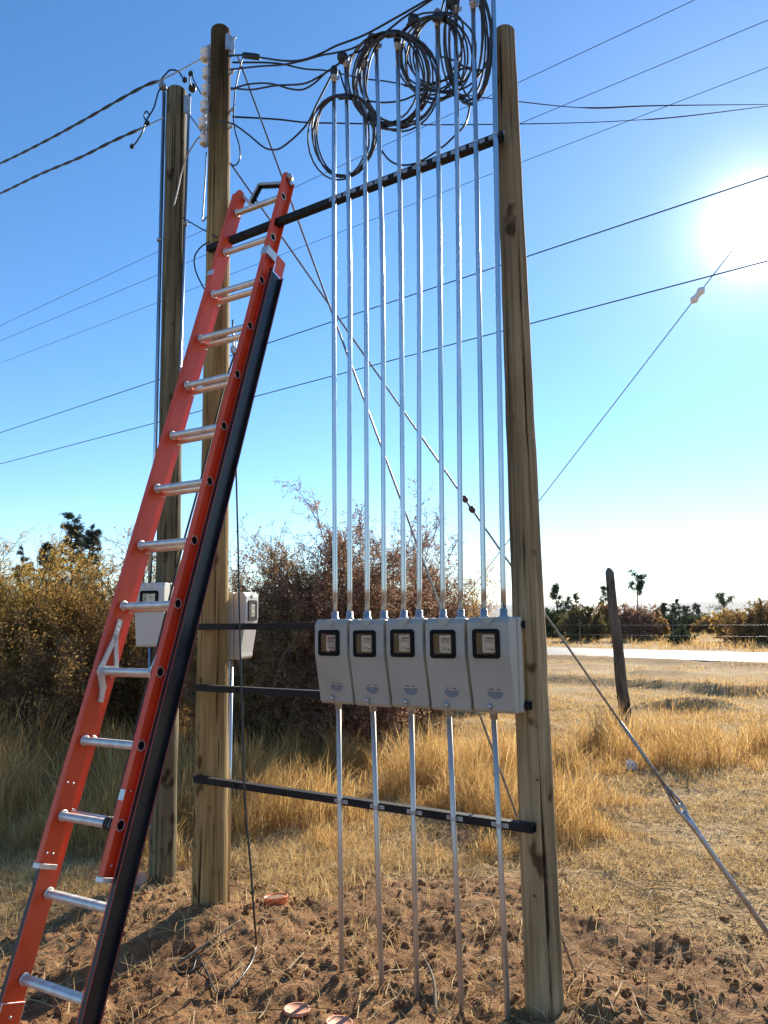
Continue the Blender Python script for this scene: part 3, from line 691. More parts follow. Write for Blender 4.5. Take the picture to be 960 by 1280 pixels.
tree('pine_tree', 'dark pine just right of the tallest one beyond the hedge', 111, 43, 7.4, 1.15, MT['needles'], G3, kind='pine', limbs=19, leafn=15, lsize=(.12, .3), crown0=.3)
tree('pine_tree', 'low leaning dark pine left of the tallest one', 70, 42, 6.3, 1.2, MT['needles'], G3, lean=-.12, kind='pine', limbs=17, leafn=15, lsize=(.12, .3), crown0=.3)
tree('pine_tree', 'faint far pine at the left end of the pine group', 32, 52, 7.0, 1.3, MT['leaf_dark'], G3, kind='pine', limbs=10, leafn=12, lsize=(.14, .34), crown0=.35)
tree('pine_tree', 'short far pine between the faint and the leaning pines', 50, 52, 6.6, 1.3, MT['leaf_dark'], G3, kind='pine', limbs=10, leafn=12, lsize=(.14, .34), crown0=.35)
G4 = 'trees across the road'
tree('eucalyptus_tree', 'slim eucalyptus with open crown across the road beside the near pole', 698, 62, 3.7, .75, MT['leaf_dark'], G4, limbs=18, leafn=16, lsize=(.12, .3), crown0=.3)
tree('eucalyptus_tree', 'tall thin eucalyptus with tufted top behind the reddish shrub', 796, 58, 4.6, .62, MT['leaf_dark'], G4, lean=.05, crown0=.62, limbs=14, leafn=16, lsize=(.12, .28))
tree('eucalyptus_tree', 'thin eucalyptus left of the bronze shrub across the road', 905, 52, 2.6, .85, MT['leaf_dark'], G4, crown0=.4, limbs=14, leafn=12, lsize=(.1, .24))
for i, (px, Y, h, lab) in enumerate(((712, 70, 3.4, 'short young pine between slim eucalyptus and dark olive shrub'), (722, 72, 3.7, 'young pine behind the dark olive shrub across the road'), (753, 66, 4.2, 'pointed young pine hard left of the leaning post'), (832, 62, 2.5, 'young pine right of the small tan shrub'), (843, 66, 2.9, 'young pine behind the low bright green bush'), (858, 70, 2.3, 'small pointed pine right of the low green bush'), (870, 74, 2.6, 'last small pine before the gap with the far hills'))):
    tree('young_pine', lab, px, Y, h, .85, MT['leaf_dark'], 'young pines across the road', kind='pine', limbs=10, leafn=9, lsize=(.1, .3), crown0=.08)

def far_wood():
    """hazy wood on the slope far below the road"""
    n = 2600; a = rng.uniform(R(-40), R(45), n); r = rng.uniform(420, 2400, n); x, y = r*np.sin(a), r*np.cos(a); z = ground_h(x, y)
    parts = []
    P = np.stack([x, y, z], -1); h = rng.uniform(5, 11, n)
    m = 30
    c = np.repeat(P, m, 0); hh = np.repeat(h, m)
    u = rng.uniform(0, 1, n*m); rad = hh*.28*(1-u*.75)*np.sqrt(rng.uniform(0, 1, n*m)); b = rng.uniform(0, 6.28, n*m)
    c = c + np.stack([rad*np.cos(b), rad*np.sin(b), hh*(.12+.88*u)], -1)
    s = hh[:, None]*rng.uniform(.1, .22, (n*m, 1)); d1 = nrmz(rng.normal(0, 1, c.shape)); d2 = nrmz(np.cross(d1, rng.normal(0, 1, c.shape)))
    V = np.stack([c-d1*s, c+d2*s*.7, c+d1*s, c-d2*s*.7], 1).reshape(-1, 3)
    tag(np_mesh('far_woodland', V, np.arange(len(V)), np.full(n*m, 4), MT['leaf_dark']), kind='stuff')
far_wood()

# ================================================================== THE METERING FRAME
PHI = R(33)
E = np.array([math.cos(PHI), -math.sin(PHI), 0]); NV = np.array([math.sin(PHI), math.cos(PHI), 0]); Z3 = np.array([0, 0, 1.0])
PB = gnd(680, 1262)                                    # foot of the near pole
def fp(x, y, off): return on_plane(x, y, PB + NV*off, NV)       # photo point on a plane parallel to the frame
def loc(s, off, z): return np.array([PB[0], PB[1], 0]) + E*s + NV*off + Z3*z
def sz(x, y, off): q = fp(x, y, off); return float((q-PB)@E), float(q[2])
def gz(p): return float(ground_h(np.array(p[0]), np.array(p[1])))

def pole_mesh(name, m, p0, p1, r0, r1, parent, sides=28, tip='round', below=.35, wob=.003):
    p0 = np.asarray(p0, float); p1 = np.asarray(p1, float); L = np.linalg.norm(p1-p0); d = (p1-p0)/L
    pts = []; rr = []
    for i in range(33):
        t = -below/L + (1+below/L)*i/32; pts.append(p0+d*L*t + np.array([rng.normal(0, wob*.4), rng.normal(0, wob*.4), 0])*(0 < i < 32)); rr.append((r0+(r1-r0)*max(t, 0))*(1+rng.normal(0, .006)))
    if tip == 'round':
        for k in (.25, .5, .75, .92, 1.0): pts.append(p1+d*r1*.55*k); rr.append(r1*math.sqrt(max(1-k*k, .001))*.97 if k > .3 else r1*.96)
    mb = MB(); mb.tube(pts, rr, sides)
    return mb.build(name, m, parent)

# ---- near pole
p1 = fp(630, 42, 0)
near_pole = thing('wooden_pole', 'stout weathered wooden pole on the right end of the meter frame', 'pole', tuple(PB), 'treated wooden poles')
pole_mesh('shaft', MT['pole_near'], PB + E*.004, p1, .080, .052, near_pole)
for (x, y, off) in ((660, 544, -.062), (672, 975, -.075), (668, 1120, -.078)):
    c = fp(x, y, off); mb = MB(); mb.sphere(c, .006, 8, 6); mb.build('nail', MT['rust'], near_pole)
# ---- far pole, with its creosoted head
LB = fp(262, 1128, 0); LT = fp(276, 40, 0); LB = np.array([LB[0], LB[1], 0.0])
far_pole = thing('wooden_pole', 'tan wooden pole with dark top and white insulators behind the ladder', 'pole', tuple(LB), 'treated wooden poles')
pole_mesh('shaft', MT['pole_tan'], LB, LT, .096, .062, far_pole)
# ---- rear pole
RB = gnd(203, 1098); RT = at(221, 116, RB[1]); 
rear_pole = thing('wooden_pole', 'old dark greenish wooden pole standing behind the ladder with its own meter box', 'pole', tuple(RB), 'treated wooden poles')
pole_mesh('shaft', MT['pole_rear'], RB, RT, .082, .071, rear_pole, tip='round')

# ---- rails
RAILS = []
def rail(label, z, s0, s1, d=.040, h=.034, cut=0.0):
    mb = MB(); off = -.093-d/2
    c = (loc(s0, off, z)+loc(s1, off, z))/2
    t = thing('mounting_rail', label, 'rail', tuple(c), 'black steel rails bolted across the two poles')
    # C-shaped channel: web against the poles, two flanges, small lips
    L = (s1-s0)/2; ax = (E, NV, Z3)
    mb.box(c + NV*(d/2-.0015), ax, (L, .0015, h/2)); 
    for sg in (-1, 1):
        mb.box(c + Z3*sg*(h/2-.0015) - NV*.0016, ax, (L, d/2-.0016, .0015))
    mb.box(c - NV*(d/2-.002), ax, (L, .0015, h/2-.0034))
    mb.build('channel', MT['black_steel'], t)
    for s in (0.0, -1.606):
        b = MB(); q = loc(s+(.02 if s == 0 else 0), -.093-d-.001, z); b.tube([q, q-NV*.012], .011, 6, smooth=False); b.build('bolt', MT['black_steel'], t)
    return t, off-d/2
_s = lambda x, y: sz(x, y, -.13)
rail_top, RF = rail('top black rail high up, crossing behind the coils of cable', _s(440, 240)[1], _s(258, 305)[0], _s(626, 163)[0])
rail_a, _ = rail('black rail at the top of the meter boxes', _s(330, 783)[1], _s(247, 783)[0], _s(652, 776)[0])
rail_b, _ = rail('black rail at the foot of the meter boxes', _s(340, 865)[1], _s(246, 860)[0], _s(661, 880)[0])
rail_c, _ = rail('lowest black rail at knee height below the meter boxes', _s(350, 990)[1], _s(242, 974)[0], _s(666, 1036)[0])
Z_TOP, Z_LOW = _s(440, 240)[1], _s(350, 990)[1]
PO = RF - .0125                                        # plane of the conduits

def clamp(parent, s, z):
    mb = MB(); c = loc(s, RF-.002, z); r = .0135
    arc = [c + E*r*math.cos(a) - NV*(r*math.sin(a)+.010) for a in np.linspace(0, math.pi, 9)]
    arc = [arc[0]+NV*.010] + arc + [arc[-1]+NV*.010]
    vs = []
    for p in arc: vs += [p - Z3*.008, p + Z3*.008]
    mb.add(vs, [(2*i, 2*i+1, 2*i+3, 2*i+2) for i in range(len(arc)-1)])
    for sg in (-1, 1):
        mb.box(c + E*sg*.026 , (E, NV, Z3), (.013, .0012, .009))
        q = c + E*sg*.028 - NV*.001; mb.tube([q, q-NV*.005], .0045, 6, smooth=False)
    mb.build('pipe_clamp', MT['galv_dull'], parent)

# ---- meter boxes
ORD = ['leftmost', 'second', 'middle', 'fourth', 'rightmost']
def meter_box(name, label, o, ax, an, az, w, h, dt, db, body, group, full=True, winx=.5):
    """o: middle of the bottom of the back; ax width, an outward (front), az up"""
    t = thing(name, label, 'meter box', tuple(o), group)
    prof = [(0, 0), (db-.012, 0), (db, .012), (db+.002, .10*h), (dt-.004, .55*h), (dt, .62*h), (dt, h-.022), (dt-.016, h-.003), (dt-.02, h), (0, h)]
    # back shell and the front cover, side seam between them
    mb = MB(); mb.prism([(0, 0), (.045, 0), (.045, h), (0, h)], o-ax*w/2, an, az, ax, w); mb.build('back_shell', body, t, bevel=.006)
    g = .0035
    pr = [(max(x, .0475), y) for x, y in prof[1:-1]]
    mb = MB(); mb.prism([(.0475, .004)]+pr+[(.0475, h-.004)], o-ax*(w/2-g), an, az, ax, w-2*g)
    cover = mb.build('front_cover', body, t, bevel=.009, seg=3)
    # V-shaped pressed notch on the top edge of the cover
    mb = MB(); c = o + an*(dt-.004) + az*(h-.004)
    mb.prism([(-.034, .0), (.034, .0), (.006, -.030), (-.006, -.030)], c+an*.0052, ax, az, an, .0032); 
    mb.build('top_notch', body, t, bevel=.0012, seg=1)
    # window
    wx, wz, ww, wh = (winx-.5)*w, .725*h, .061, .060
    c = o + ax*wx + an*(dt+.0005) + az*wz
    def rrect(a, b, r, k=5):
        out = []
        for cx, cy, q in ((a-r, b-r, 0), (-a+r, b-r, 90), (-a+r, -b+r, 180), (a-r, -b+r, 270)):
            for i in range(k): an_ = R(q+90*i/(k-1)); out.append((cx+r*math.cos(an_), cy+r*math.sin(an_)))
        return out
    def ring(po, pi, d0, d1, m_, nm, par):
        mb = MB(); n = len(po)
        V = [c+ax*x+az*y+an*d0 for x, y in po]+[c+ax*x+az*y+an*d1 for x, y in po]+[c+ax*x+az*y+an*d1 for x, y in pi]+[c+ax*x+az*y+an*d0 for x, y in pi]
        F = []
        for i in range(n):
            j = (i+1) % n; F += [(i, j, n+j, n+i), (n+i, n+j, 2*n+j, 2*n+i), (2*n+i, 2*n+j, 3*n+j, 3*n+i)]
        mb.add(V, F); return mb.build(nm, m_, par)
    fr = ring(rrect(ww, wh, .014), rrect(ww-.017, wh-.017, .007), -.002, .006, MT['gasket_and_hole_shade'], 'window_frame', t)
    mb = MB(); mb.prism(rrect(ww-.0165, wh-.0165, .007), c+an*.0012, ax, az, an, .0006); mb.build('cavity_shade', MT['gasket_and_hole_shade'], fr)  # flat black plate painted as the shade inside the box
    mx_, mw, mh = .011, .027, .036                      # the meter seen through the pane
    mb = MB(); mb.prism(rrect(mw, mh, .003, 3), c+ax*mx_+an*.0020, ax, az, an, .0008, 0)
    def bar(x, z, w_, h_, mi): mb.box(c+ax*(mx_+x)+az*z+an*.0031, (ax, an, az), (w_, .0002, h_), mi)
    bar(.006, .022, .019, .0035, 1); bar(.004, .006, .020, .0014, 1); bar(-.012, .0135, .006, .0012, 1)
    for i in range(6): bar(-.012+.006*i, .013, .0016, .0022, 1)
    bar(-.004, -.020, .012, .006, 2); bar(.017, -.024, .006, .004, 1)
    mb.build('meter', [MT['dial'], MT['ink'], MT['lcd']], fr)
    mb = MB(); mb.prism(rrect(ww-.0168, wh-.0168, .007), c+an*.0042, ax, az, an, .0008); mb.build('pane', MT['glass'], fr)
    if full:
        # scooped finger pull and two slots, their shade painted as dark patches, lock below
        def front(z): return db + .002 + (dt-.006-db)*max(0, (z/h-.10))/.45
        z0 = .195*h; hx = .012
        sl = math.atan2((dt-.006-db), .45*h); nz = an*math.cos(sl)-az*math.sin(sl)*1.0; tz = az*math.cos(sl)+an*math.sin(sl)
        c2 = o + ax*hx + az*z0 + an*front(z0)
        half = [(-.036, .012)]+[(-.036*math.cos(a), .012-.030*math.sin(a)) for a in np.linspace(0.1, math.pi-.1, 12)]+[(.036, .012)]
        mb = MB(); V = [c2+ax*x+tz*y+nz*.0012 for x, y in half]; V.append(c2+tz*.006+nz*(-.0002)); n = len(half)
        mb.add(V, [(i, (i+1) % n, n) for i in range(n)]); mb.build('finger_pull', MT['recess_shade'], t)
        mb = MB()
        for x in (-.016, .016): mb.box(c2+ax*x+tz*.022+nz*.001, (ax, nz, tz), (.008, .0008, .0012))
        mb.build('slot', MT['gasket_and_hole_shade'], t)
        c3 = o + ax*(hx-.030) + az*.10*h*.72 + an*(db+.002)
        mb = MB(); mb.lathe(c3, an, [(.0001, .0), (.011, 0), (.011, .008), (.007, .013), (.0001, .014)], 14); mb.lathe(c3+ax*.0+az*-.010+an*.003, -az, [(.004, 0), (.004, .010)], 8)
        mb.build('lock', MT['galv_dull'], t)
    return t
BOXW, BH = .196, .392
bs0 = sz(395, 775, -.255)[0]; bs1 = sz(585, 775, -.255)[0]; pitch = (bs1-bs0)/4
BZ = 1.196
boxes = []
BACK = RF-.001
for k in range(5):
    s = bs0 + pitch*k + BOXW/2-.006
    jz = (.0, -.0025, .001, -.001, .002)[k]
    b = meter_box('meter_box', f'{ORD[k]} of the five grey electric meter boxes in a row on the black rails', loc(s, BACK, BZ+jz), E, -NV, Z3, BOXW, BH, .130, .088, MT['box_grey'], 'grey meter boxes in a row', winx=.465)
    boxes.append(s)

# ---- conduits
def px_pipe(pt, pb, off): return fp(*pb, off), fp(*pt, off)
TOPX = [(417.7, 94), (432.6, 76), (455.6, 76), (470.5, 54), (497, 54), (521.8, 30), (546.6, 24), (569.6, 8), (591.3, 2), (615, -130)]
BOTX = [(418.7, 772), (437, 772), (459, 772), (480, 772), (504.7, 772), (524, 772), (553.7, 772), (576, 771), (605, 770), (629.5, 770)]
MIDX = [417.4, 436.9, 457.4, 478, 501, 524, 549.5, 573, 598, 622]
MT['cap_black'] = mat('black_weatherhead', (.012, .011, .011), .5); MT['cap_grey'] = mat('grey_weatherhead', (.18, .2, .22), .5)
heads = []
for k in range(10):
    a = fp(*BOTX[k], PO); b = fp(*TOPX[k], PO); m_ = fp(MIDX[k], 340, PO)
    a = a.copy(); a[2] = BZ+BH-.012
    which = 'left' if k % 2 == 0 else 'right'
    t = thing('conduit_pipe', f'{which} one of the two thin galvanized conduits rising from the {ORD[k//2]} grey meter box', 'conduit', tuple(a), 'galvanized conduits above the meter boxes')
    mb = MB(); mb.tube(smooth_path([a, (a*.55+m_*.45), m_, b], 5), .0118, 12); mb.build('tube', MT['galv'], t)
    mb = MB(); mb.lathe(a+Z3*.002, b-a, [(.021, 0), (.021, .016), (.0165, .018), (.0165, .045), (.0125, .047)], 14); mb.build('coupling', MT['galv_dull'], t)
    d = (b-a)/np.linalg.norm(b-a)
    black = k in (1, 3, 5, 7, 9)
    mb = MB(); mb.lathe(b-d*.045, d, [(.0135, 0), (.0135, .028), (.019, .030), (.019, .040), (.013, .042)], 12)
    mb.box(b-d*.025 + E*.022, (E, NV, Z3), (.010, .004, .009))
    mb.build('clamp_collar', MT['galv_dull'], t)
    mb = MB(); rr = .030 if black else .021
    f = -NV*.35 - E*.55 + d
    f = f/np.linalg.norm(f)
    mb.lathe(b-d*.008, f if black else d, [(.014, 0), (.026*rr/.03, .010), (rr, .026), (rr*.95, .044), (rr*.66, .058), (.002, .063)], 14)
    mb.build('weatherhead', MT['cap_black'] if (black or k in (0, 2, 4)) else MT['cap_grey'], t)
    heads.append(b + d*.02)
    sr = float((fp(MIDX[k], 340, PO)-PB)@E)
    # where the conduit crosses the top rail
    tt = (Z_TOP-m_[2])/(b[2]-m_[2]); q = m_+(b-m_)*tt; clamp(rail_top, float((q-PB)@E), Z_TOP)
LT_ = [(423, 884), (466, 886), (514, 888), (561, 889), (617, 891)]; LBm = [(427.5, 1203), (477.5, 1217), (521, 1232), (577.5, 1241), (635, 1257)]
for k in range(5):
    a = fp(*LBm[k], PO); b = fp(*LT_[k], PO); a = a.copy(); a[2] = gz(a)-.15; b = b.copy(); b[2] = BZ+.006
    t = thing('conduit_pipe', f'thin conduit running down to the soil from the {ORD[k]} grey meter box', 'conduit', (a[0], a[1], a[2]+.15), 'conduits below the meter boxes')
    mb = MB(); mb.tube([a, a*.5+b*.5, b], .0118, 12); mb.build('tube', MT['galv_low'] if 'galv_low' in MT else MT['galv'], t)
    mb = MB(); mb.lathe(b-Z3*.004, -Z3, [(.019, 0), (.019, .012), (.0165, .014), (.0165, .034), (.0125, .036)], 14); mb.build('coupling', MT['galv_dull'], t)
    tt = (Z_LOW-a[2])/(b[2]-a[2]); q = a+(b-a)*tt; clamp(rail_c, float((q-PB)@E), Z_LOW)

# ---- box on the rear pole, box on the far pole
vr = (RT-RB)/np.linalg.norm(RT-RB)
ax = np.array([.985, -.17, 0]); an = np.array([-.17, -.985, 0])
o = at(197, 808, RB[1]-.09); meter_box('meter_box', 'cream meter box on the rear pole, seen between the rails of the ladder', o, ax, an, Z3, .205, .40, .13, .10, MT['box_cream'], 'cream meter boxes on the poles', full=False)
zt, zb = at(300, 742, 4.62)[2], at(300, 824, 4.62)[2]
o2 = at(287.5, 824, 4.55); an2 = np.array([.97, -.24, 0]); ax2 = np.array([.24, .97, 0])
meter_box('meter_box', 'cream meter box on the side of the far pole, seen edge on', o2+ax2*.03, ax2, an2, Z3, .19, zt-zb, .125, .09, MT['box_cream'], 'cream meter boxes on the poles', full=False)
def wall_pipe(label, pts, r, group='conduits strapped to the far poles', straps=()):
    t = thing('conduit_pipe', label, 'conduit', tuple(pts[0]), group)
    mb = MB(); mb.tube(pts, r, 10); mb.build('tube', MT['galv'], t)
    for q in straps: 
        mb = MB(); mb.tube([q-Z3*.008, q+Z3*.008], r+.004, 10); mb.tube([q, q+E*.035], .004, 6); mb.build('strap', MT['galv_dull'], t)
    return t
q0 = at(285, 1116, 4.50); q1 = at(289, 826, 4.55); q0[2] = gz(q0)-.1
wall_pipe('grey conduit down the right side of the far pole to the soil', [q0, q1], .012)
yb = RB[1]-.03
wall_pipe('galvanized conduit up the left edge of the rear pole', [at(184, 800, yb), at(194, 560, yb), at(205, 116, yb)], .013, straps=[at(199, 300, yb)])
wall_pipe('galvanized conduit up the right edge of the rear pole', [at(214, 730, yb), at(220, 600, yb), at(237, 118, yb)], .011, straps=[at(232, 280, yb)])
q0 = at(189, 1092, yb); q0[2] = gz(q0)-.1
wall_pipe('galvanized conduit from the rear meter box down to the grass', [q0, at(188, 800, yb)], .013, straps=[at(189, 1033, yb)])
for (x, y, c_) in ((205, 109, 'grey'), (240, 113, 'black')):
    pass

# ================================================================== LADDER
P0 = np.array([-1.35931, 3.29999, CAM_H-.80292]); LPH = R(30.0); LTI = R(.373); LLE = R(18.258); LW = .3486
eL = np.array([math.cos(LTI)*math.cos(LPH), -math.cos(LTI)*math.sin(LPH), math.sin(LTI)])
nh = np.array([math.sin(LPH), math.cos(LPH), 0]); uL = nh*math.sin(LLE)+Z3*math.cos(LLE); uL = uL-eL*(uL@eL); uL /= np.linalg.norm(uL)
nL = np.cross(uL, eL); nL = nL/np.linalg.norm(nL)
if nL @ nh < 0: nL = -nL                               # away from the climber
SP = .3048
def lp(e, i, d): return P0 + eL*e + uL*(i*SP) + nL*d     # d measured from the middle of the fly rungs
ladder = thing('extension_ladder', 'long red and black fibreglass extension ladder leaning on the top rail', 'ladder', tuple(lp(LW/2, -2.7, .05)))
AXL = (eL, uL, nL)
def channel(name, e_in, sgn, i0, i1, d0, D, fl, th, m_web_in, m_out, two):
    """rail: web at e_in with flanges pointing outward (sgn); mats[0] inside, mats[1] outside"""
    mb = MB(); L = (i1-i0)*SP/2; ic = (i0+i1)/2
    if two:
        mb.box(lp(e_in+sgn*th*.25, ic, d0+D/2), AXL, (th*.25, L, D/2-.0004), 0)
        mb.box(lp(e_in+sgn*th*.75, ic, d0+D/2), AXL, (th*.25, L, D/2), 1)
    else: mb.box(lp(e_in+sgn*th*.5, ic, d0+D/2), AXL, (th*.5, L, D/2), 0)
    for dd in (d0+th/2, d0+D-th/2): mb.box(lp(e_in+sgn*(th+fl/2), ic, dd), AXL, (fl/2-.0003, L, th/2), 1 if two else 0)
    return mb.build(name, [MT['red_frp'], MT['black_frp']], ladder, bevel=.0012, seg=1)
FD = .084; F0 = -FD/2
channel('fly_rail', 0.0, -1, -.62, 11.42, F0, FD, .026, .005, None, None, False)
channel('fly_rail', LW-.005, 1, -.62, 11.42, F0, FD, .026, .005, None, None, False)
BD = .098; B0 = F0+.045; DE = .035
channel('base_rail', -DE, -1, -2.62, 9.25, B0, BD, .022, .006, None, None, True)
channel('base_rail', LW-.005+DE, 1, -2.62, 9.25, B0, BD, .022, .006, None, None, True)
def rung(e0, e1, i, d, name='rung'):
    mb = MB()
    # D-shaped rung: flat tread on top, rounded below
    prof = [(.015*math.cos(a), .015*math.sin(a)) for a in np.linspace(R(28), R(152), 7)]
    prof = [(-.0155, -.009), (-.0155, .009)]
    sec = []
    for k in range(14):
        a = 2*math.pi*k/14; x = .0205*math.cos(a); y = .0195*math.sin(a); y = min(y, .0135); sec.append((x, y))
    c, s = math.cos(LLE), math.sin(LLE)
    V = []; n = len(sec)
    for e in (e0, e1):
        for x, y in sec:
            # tread level with the ground: rotate by the lean
            V.append(lp(e, i, d) + nL*(x*c - y*s*0) + uL*(y + x*s*.5))
    mb.add(V, [(k, (k+1) % n, n+(k+1) % n, n+k) for k in range(n)], 0, True)
    mb.add([V[k] for k in range(n)], [tuple(range(n))]); mb.add([V[n+k] for k in range(n)], [tuple(range(n))])
    for e, sg in ((e0, -1), (e1, 1)):                  # swaged collars and open rung ends through the webs
        mb.lathe(lp(e-sg*.006 if name == 'rung' else e, i, d), eL*sg, [(.020, -.0035), (.0235, -.003), (.0235, .0005)], 16)
    return mb.build(name, MT['alu'], ladder)
def rung_end(e, i, d, sg):
    mb = MB(); mb.lathe(lp(e, i, d), eL*sg, [(.024, 0), (.024, .004), (.0185, .0045), (.0175, .001)], 16, 0)
    mb.lathe(lp(e, i, d)+eL*sg*.0012, eL*sg, [(.0178, 0), (.0178, .0006)], 16, 1); mb.build('rung_end', [MT['alu'], MT['gasket_and_hole_shade']], ladder)  # black disc painted as the shade inside the open rung
for i in range(12): rung(.001, LW-.006, i, 0.0); rung_end(LW+.0005, i, 0.0, 1); rung_end(-.0055, i, 0.0, -1)
for i in range(-2, 10): rung(-DE+.001, LW-.006+DE, i+.03, B0+BD*.67)
# shoes
for e, sg in ((-DE, -1), (LW-.005+DE, 1)):
    mb = MB(); ii = -2.62; c = lp(e+sg*.018, ii, B0+BD/2)
    mb.box(c+uL*.02, AXL, (.024, .10, BD/2+.004), 1)
    mb.box(lp(e+sg*.018, ii, B0+BD/2)-Z3*.055, (eL, nh, Z3), (.035, .075, .012), 2)
    mb.tube([c-eL*.030+uL*-.02, c+eL*.030+uL*-.02], .009, 8, 0)
    mb.tube([c-eL*.030+uL*.07, c+eL*.030+uL*.07], .006, 8, 0)
    mb.build('shoe', [MT['alu'], MT['red_frp'], MT['gasket_and_hole_shade']], ladder, bevel=.003)
# end caps, brackets
for e, sg in ((0, -1), (LW-.005, 1)):
    mb = MB(); pts = [(math.cos(a)*FD/2*.98, math.sin(a)*.05) for a in np.linspace(0, math.pi, 12)]
    mb.prism(pts, lp(e+sg*.002, 11.42, 0)-eL*.003, nL, uL, eL, .006, 0)
    mb.lathe(lp(e+sg*.004, 11.47, .0), eL*sg, [(.022, 0), (.022, .024), (.010, .026), (.010, .03)], 12, 1); mb.lathe(lp(e+sg*.004, 11.38, .02), eL*sg, [(.012, 0), (.012, .02)], 10, 1)
    mb.build('rail_cap', [MT['red_frp'], MT['galv_dull']], ladder)
    # guide strap wrapped round the fly rail at the head of the base rail
    mb = MB(); ic = 9.55 if sg > 0 else 9.42; w = .026 if sg > 0 else .018
    mb.box(lp(e+sg*.017, ic, F0-.002), AXL, (.022, w, .002)); mb.box(lp(e+sg*.039, ic, F0+.055), AXL, (.002, w, .059))
    if sg > 0:
        mb.box(lp(e+sg*.043, ic-.10, F0+FD+.03), AXL, (.002, .055, .034), 1)
    mb.build('guide_bracket', [MT['alu'], MT['red_frp']], ladder)
    # end boot at the bottom of the fly
    mb = MB(); mb.box(lp(e+sg*.015, -.64, 0), AXL, (.020, .010, FD/2+.002)); mb.build('rail_boot', MT['alu'], ladder, bevel=.002)
    mb = MB()
    for dd in (-.022, .008):
        for ii in (-.48, .42): mb.sphere(lp(e-sg*.0005 if sg < 0 else e+.006, ii, dd), .0055, 8, 5)
    mb.build('rivet', MT['alu'], ladder)
mb = MB(); mb.box(lp(LW+.012, .36, F0-.001), AXL, (.014, .020, .0012)); mb.build('sticker', MT['alu'], ladder)
# rung locks on the third rung
for e, sg in ((.004, 1), (LW-.010, -1)):
    mb = MB()
    # a triangular cast frame: two legs, a base and the hook below the rung
    def bar2(a, b, w=.011, th=.005):
        a3 = lp(e, 2, 0)+nL*a[0]+uL*a[1]; b3 = lp(e, 2, 0)+nL*b[0]+uL*b[1]; d = b3-a3; l = np.linalg.norm(d); d /= l
        o_ = np.cross(d, eL); mb.box((a3+b3)/2+eL*sg*.006, (d, o_, eL), (l/2+w*.5, w, th))
    bar2((-.030, -.005), (.000, .16)); bar2((.000, .16), (.052, .03)); bar2((-.030, .0), (.055, .022), .014, .0052); bar2((-.026, -.01), (.012, -.075), .016, .0054); bar2((.012, -.075), (.020, -.13), .012, .0056)
    mb.box(lp(e, 2, 0)+nL*.002+uL*.20+eL*sg*.004, AXL, (.002, .038, .014))
    for q in (.19, .215): mb.sphere(lp(e, 2, 0)+nL*.002+uL*q+eL*sg*.006, .004, 8, 5)
    mb.build('rung_lock', MT['alu'], ladder)
# pole grip at the head
gp = lambda x, y, d: on_plane(x, y, lp(0, 11, d), nL)
ga, g1, g2, g3 = gp(302, 243, .02), gp(313, 255, .035), gp(325, 232, .05), gp(354, 230.5, .03)
mb = MB()
for a_, b_ in ((ga, g1), (g1, g2), (g2, g3)):
    d = b_-a_; l = np.linalg.norm(d); d /= l; s_ = np.cross(d, nL); s_ /= np.linalg.norm(s_); mb.box((a_+b_)/2, (d, nL, s_), (l/2+.005, .016, .009), 0)
for a_, b_ in ((g1, g2), (g2, g3)):
    d = (b_-a_)/np.linalg.norm(b_-a_)
    for k in range(8):
        q = a_+(b_-a_)*(k+.5)/8; s_ = np.cross(d, nL); s_ *= -np.sign(s_@uL)/np.linalg.norm(s_); mb.box(q+s_*.013, (d, nL, s_), (.006, .013, .0045), 1)
mb.build('pole_grip', [MT['alu'], MT['gasket_and_hole_shade']], ladder)
# halyard: rope over a pulley on the base's top rung, tied off on the lowest fly rung
mb = MB(); pc = lp(.18, 8.0, .095); mb.lathe(pc-eL*.009-uL*.05, eL, [(.02, 0), (.026, .004), (.02, .009), (.026, .014), (.02, .018)], 14); mb.tube([pc, pc-uL*.04], .004, 6); mb.build('pulley', MT['galv_dull'], ladder)
rope = [pc-uL*.07+eL*.012, lp(.17, 7.0, .10), lp(.175, 5.5, .105), lp(.175, 4.0, .10), lp(.185, 2.6, .10), lp(.20, 1.6, .085), lp(.27, .12, .03)]
mb = MB(); mb.tube(smooth_path(rope, 8), .0055, 7)
for q in (0, .016, .034):
    c = lp(.275+q, 0, 0); mb.tube([c + (nL*math.cos(a)+uL*math.sin(a))*.022+eL*(.004*math.sin(a*.5)) for a in np.linspace(0, 2*math.pi, 15)], .0052, 7)
mb.tube([lp(.29, 0, -.022), lp(.27, .03, -.01), lp(.30, .08, .03), lp(.33, .1, .05)], .005, 7)
mb.build('halyard_rope', MT['cable2'], ladder)

# ================================================================== HARDWARE ON THE POLES
YP = float(LB[1])
for i, (x, y) in enumerate(((256.6, 68.7), (258, 92), (257, 113), (255.5, 133.6), (253.6, 154), (255, 175))):
    c = fp(x+.6, y, 0)
    mb = MB(); k = .95 if i else 1.15
    mb.lathe(c-Z3*.036*k, Z3, [(.012, 0), (.029*k, .001), (.034*k, .010), (.033*k, .020), (.021*k, .030), (.020*k, .040), (.033*k, .051), (.034*k, .061), (.028*k, .071*k), (.012, .072*k)], 18)
    ins = mb.build('insulator', MT['porcelain'], far_pole)
    mb = MB(); mb.tube([c-Z3*.052, c+Z3*.052], .006, 8)
    for sg in (-1, 1): mb.box(c+Z3*sg*.045+E*.028, (E, NV, Z3), (.036, .012, .0022))
    mb.build('pin', MT['galv_dull'], ins)
a, b = fp(263, 60, 0), fp(261, 185, 0)
mb = MB(); d = (b-a)/np.linalg.norm(b-a); mb.box((a+b)/2, (E, NV, d), (.0025, .018, np.linalg.norm(b-a)/2)); mb.build('insulator_rack', MT['galv_dull'], far_pole)
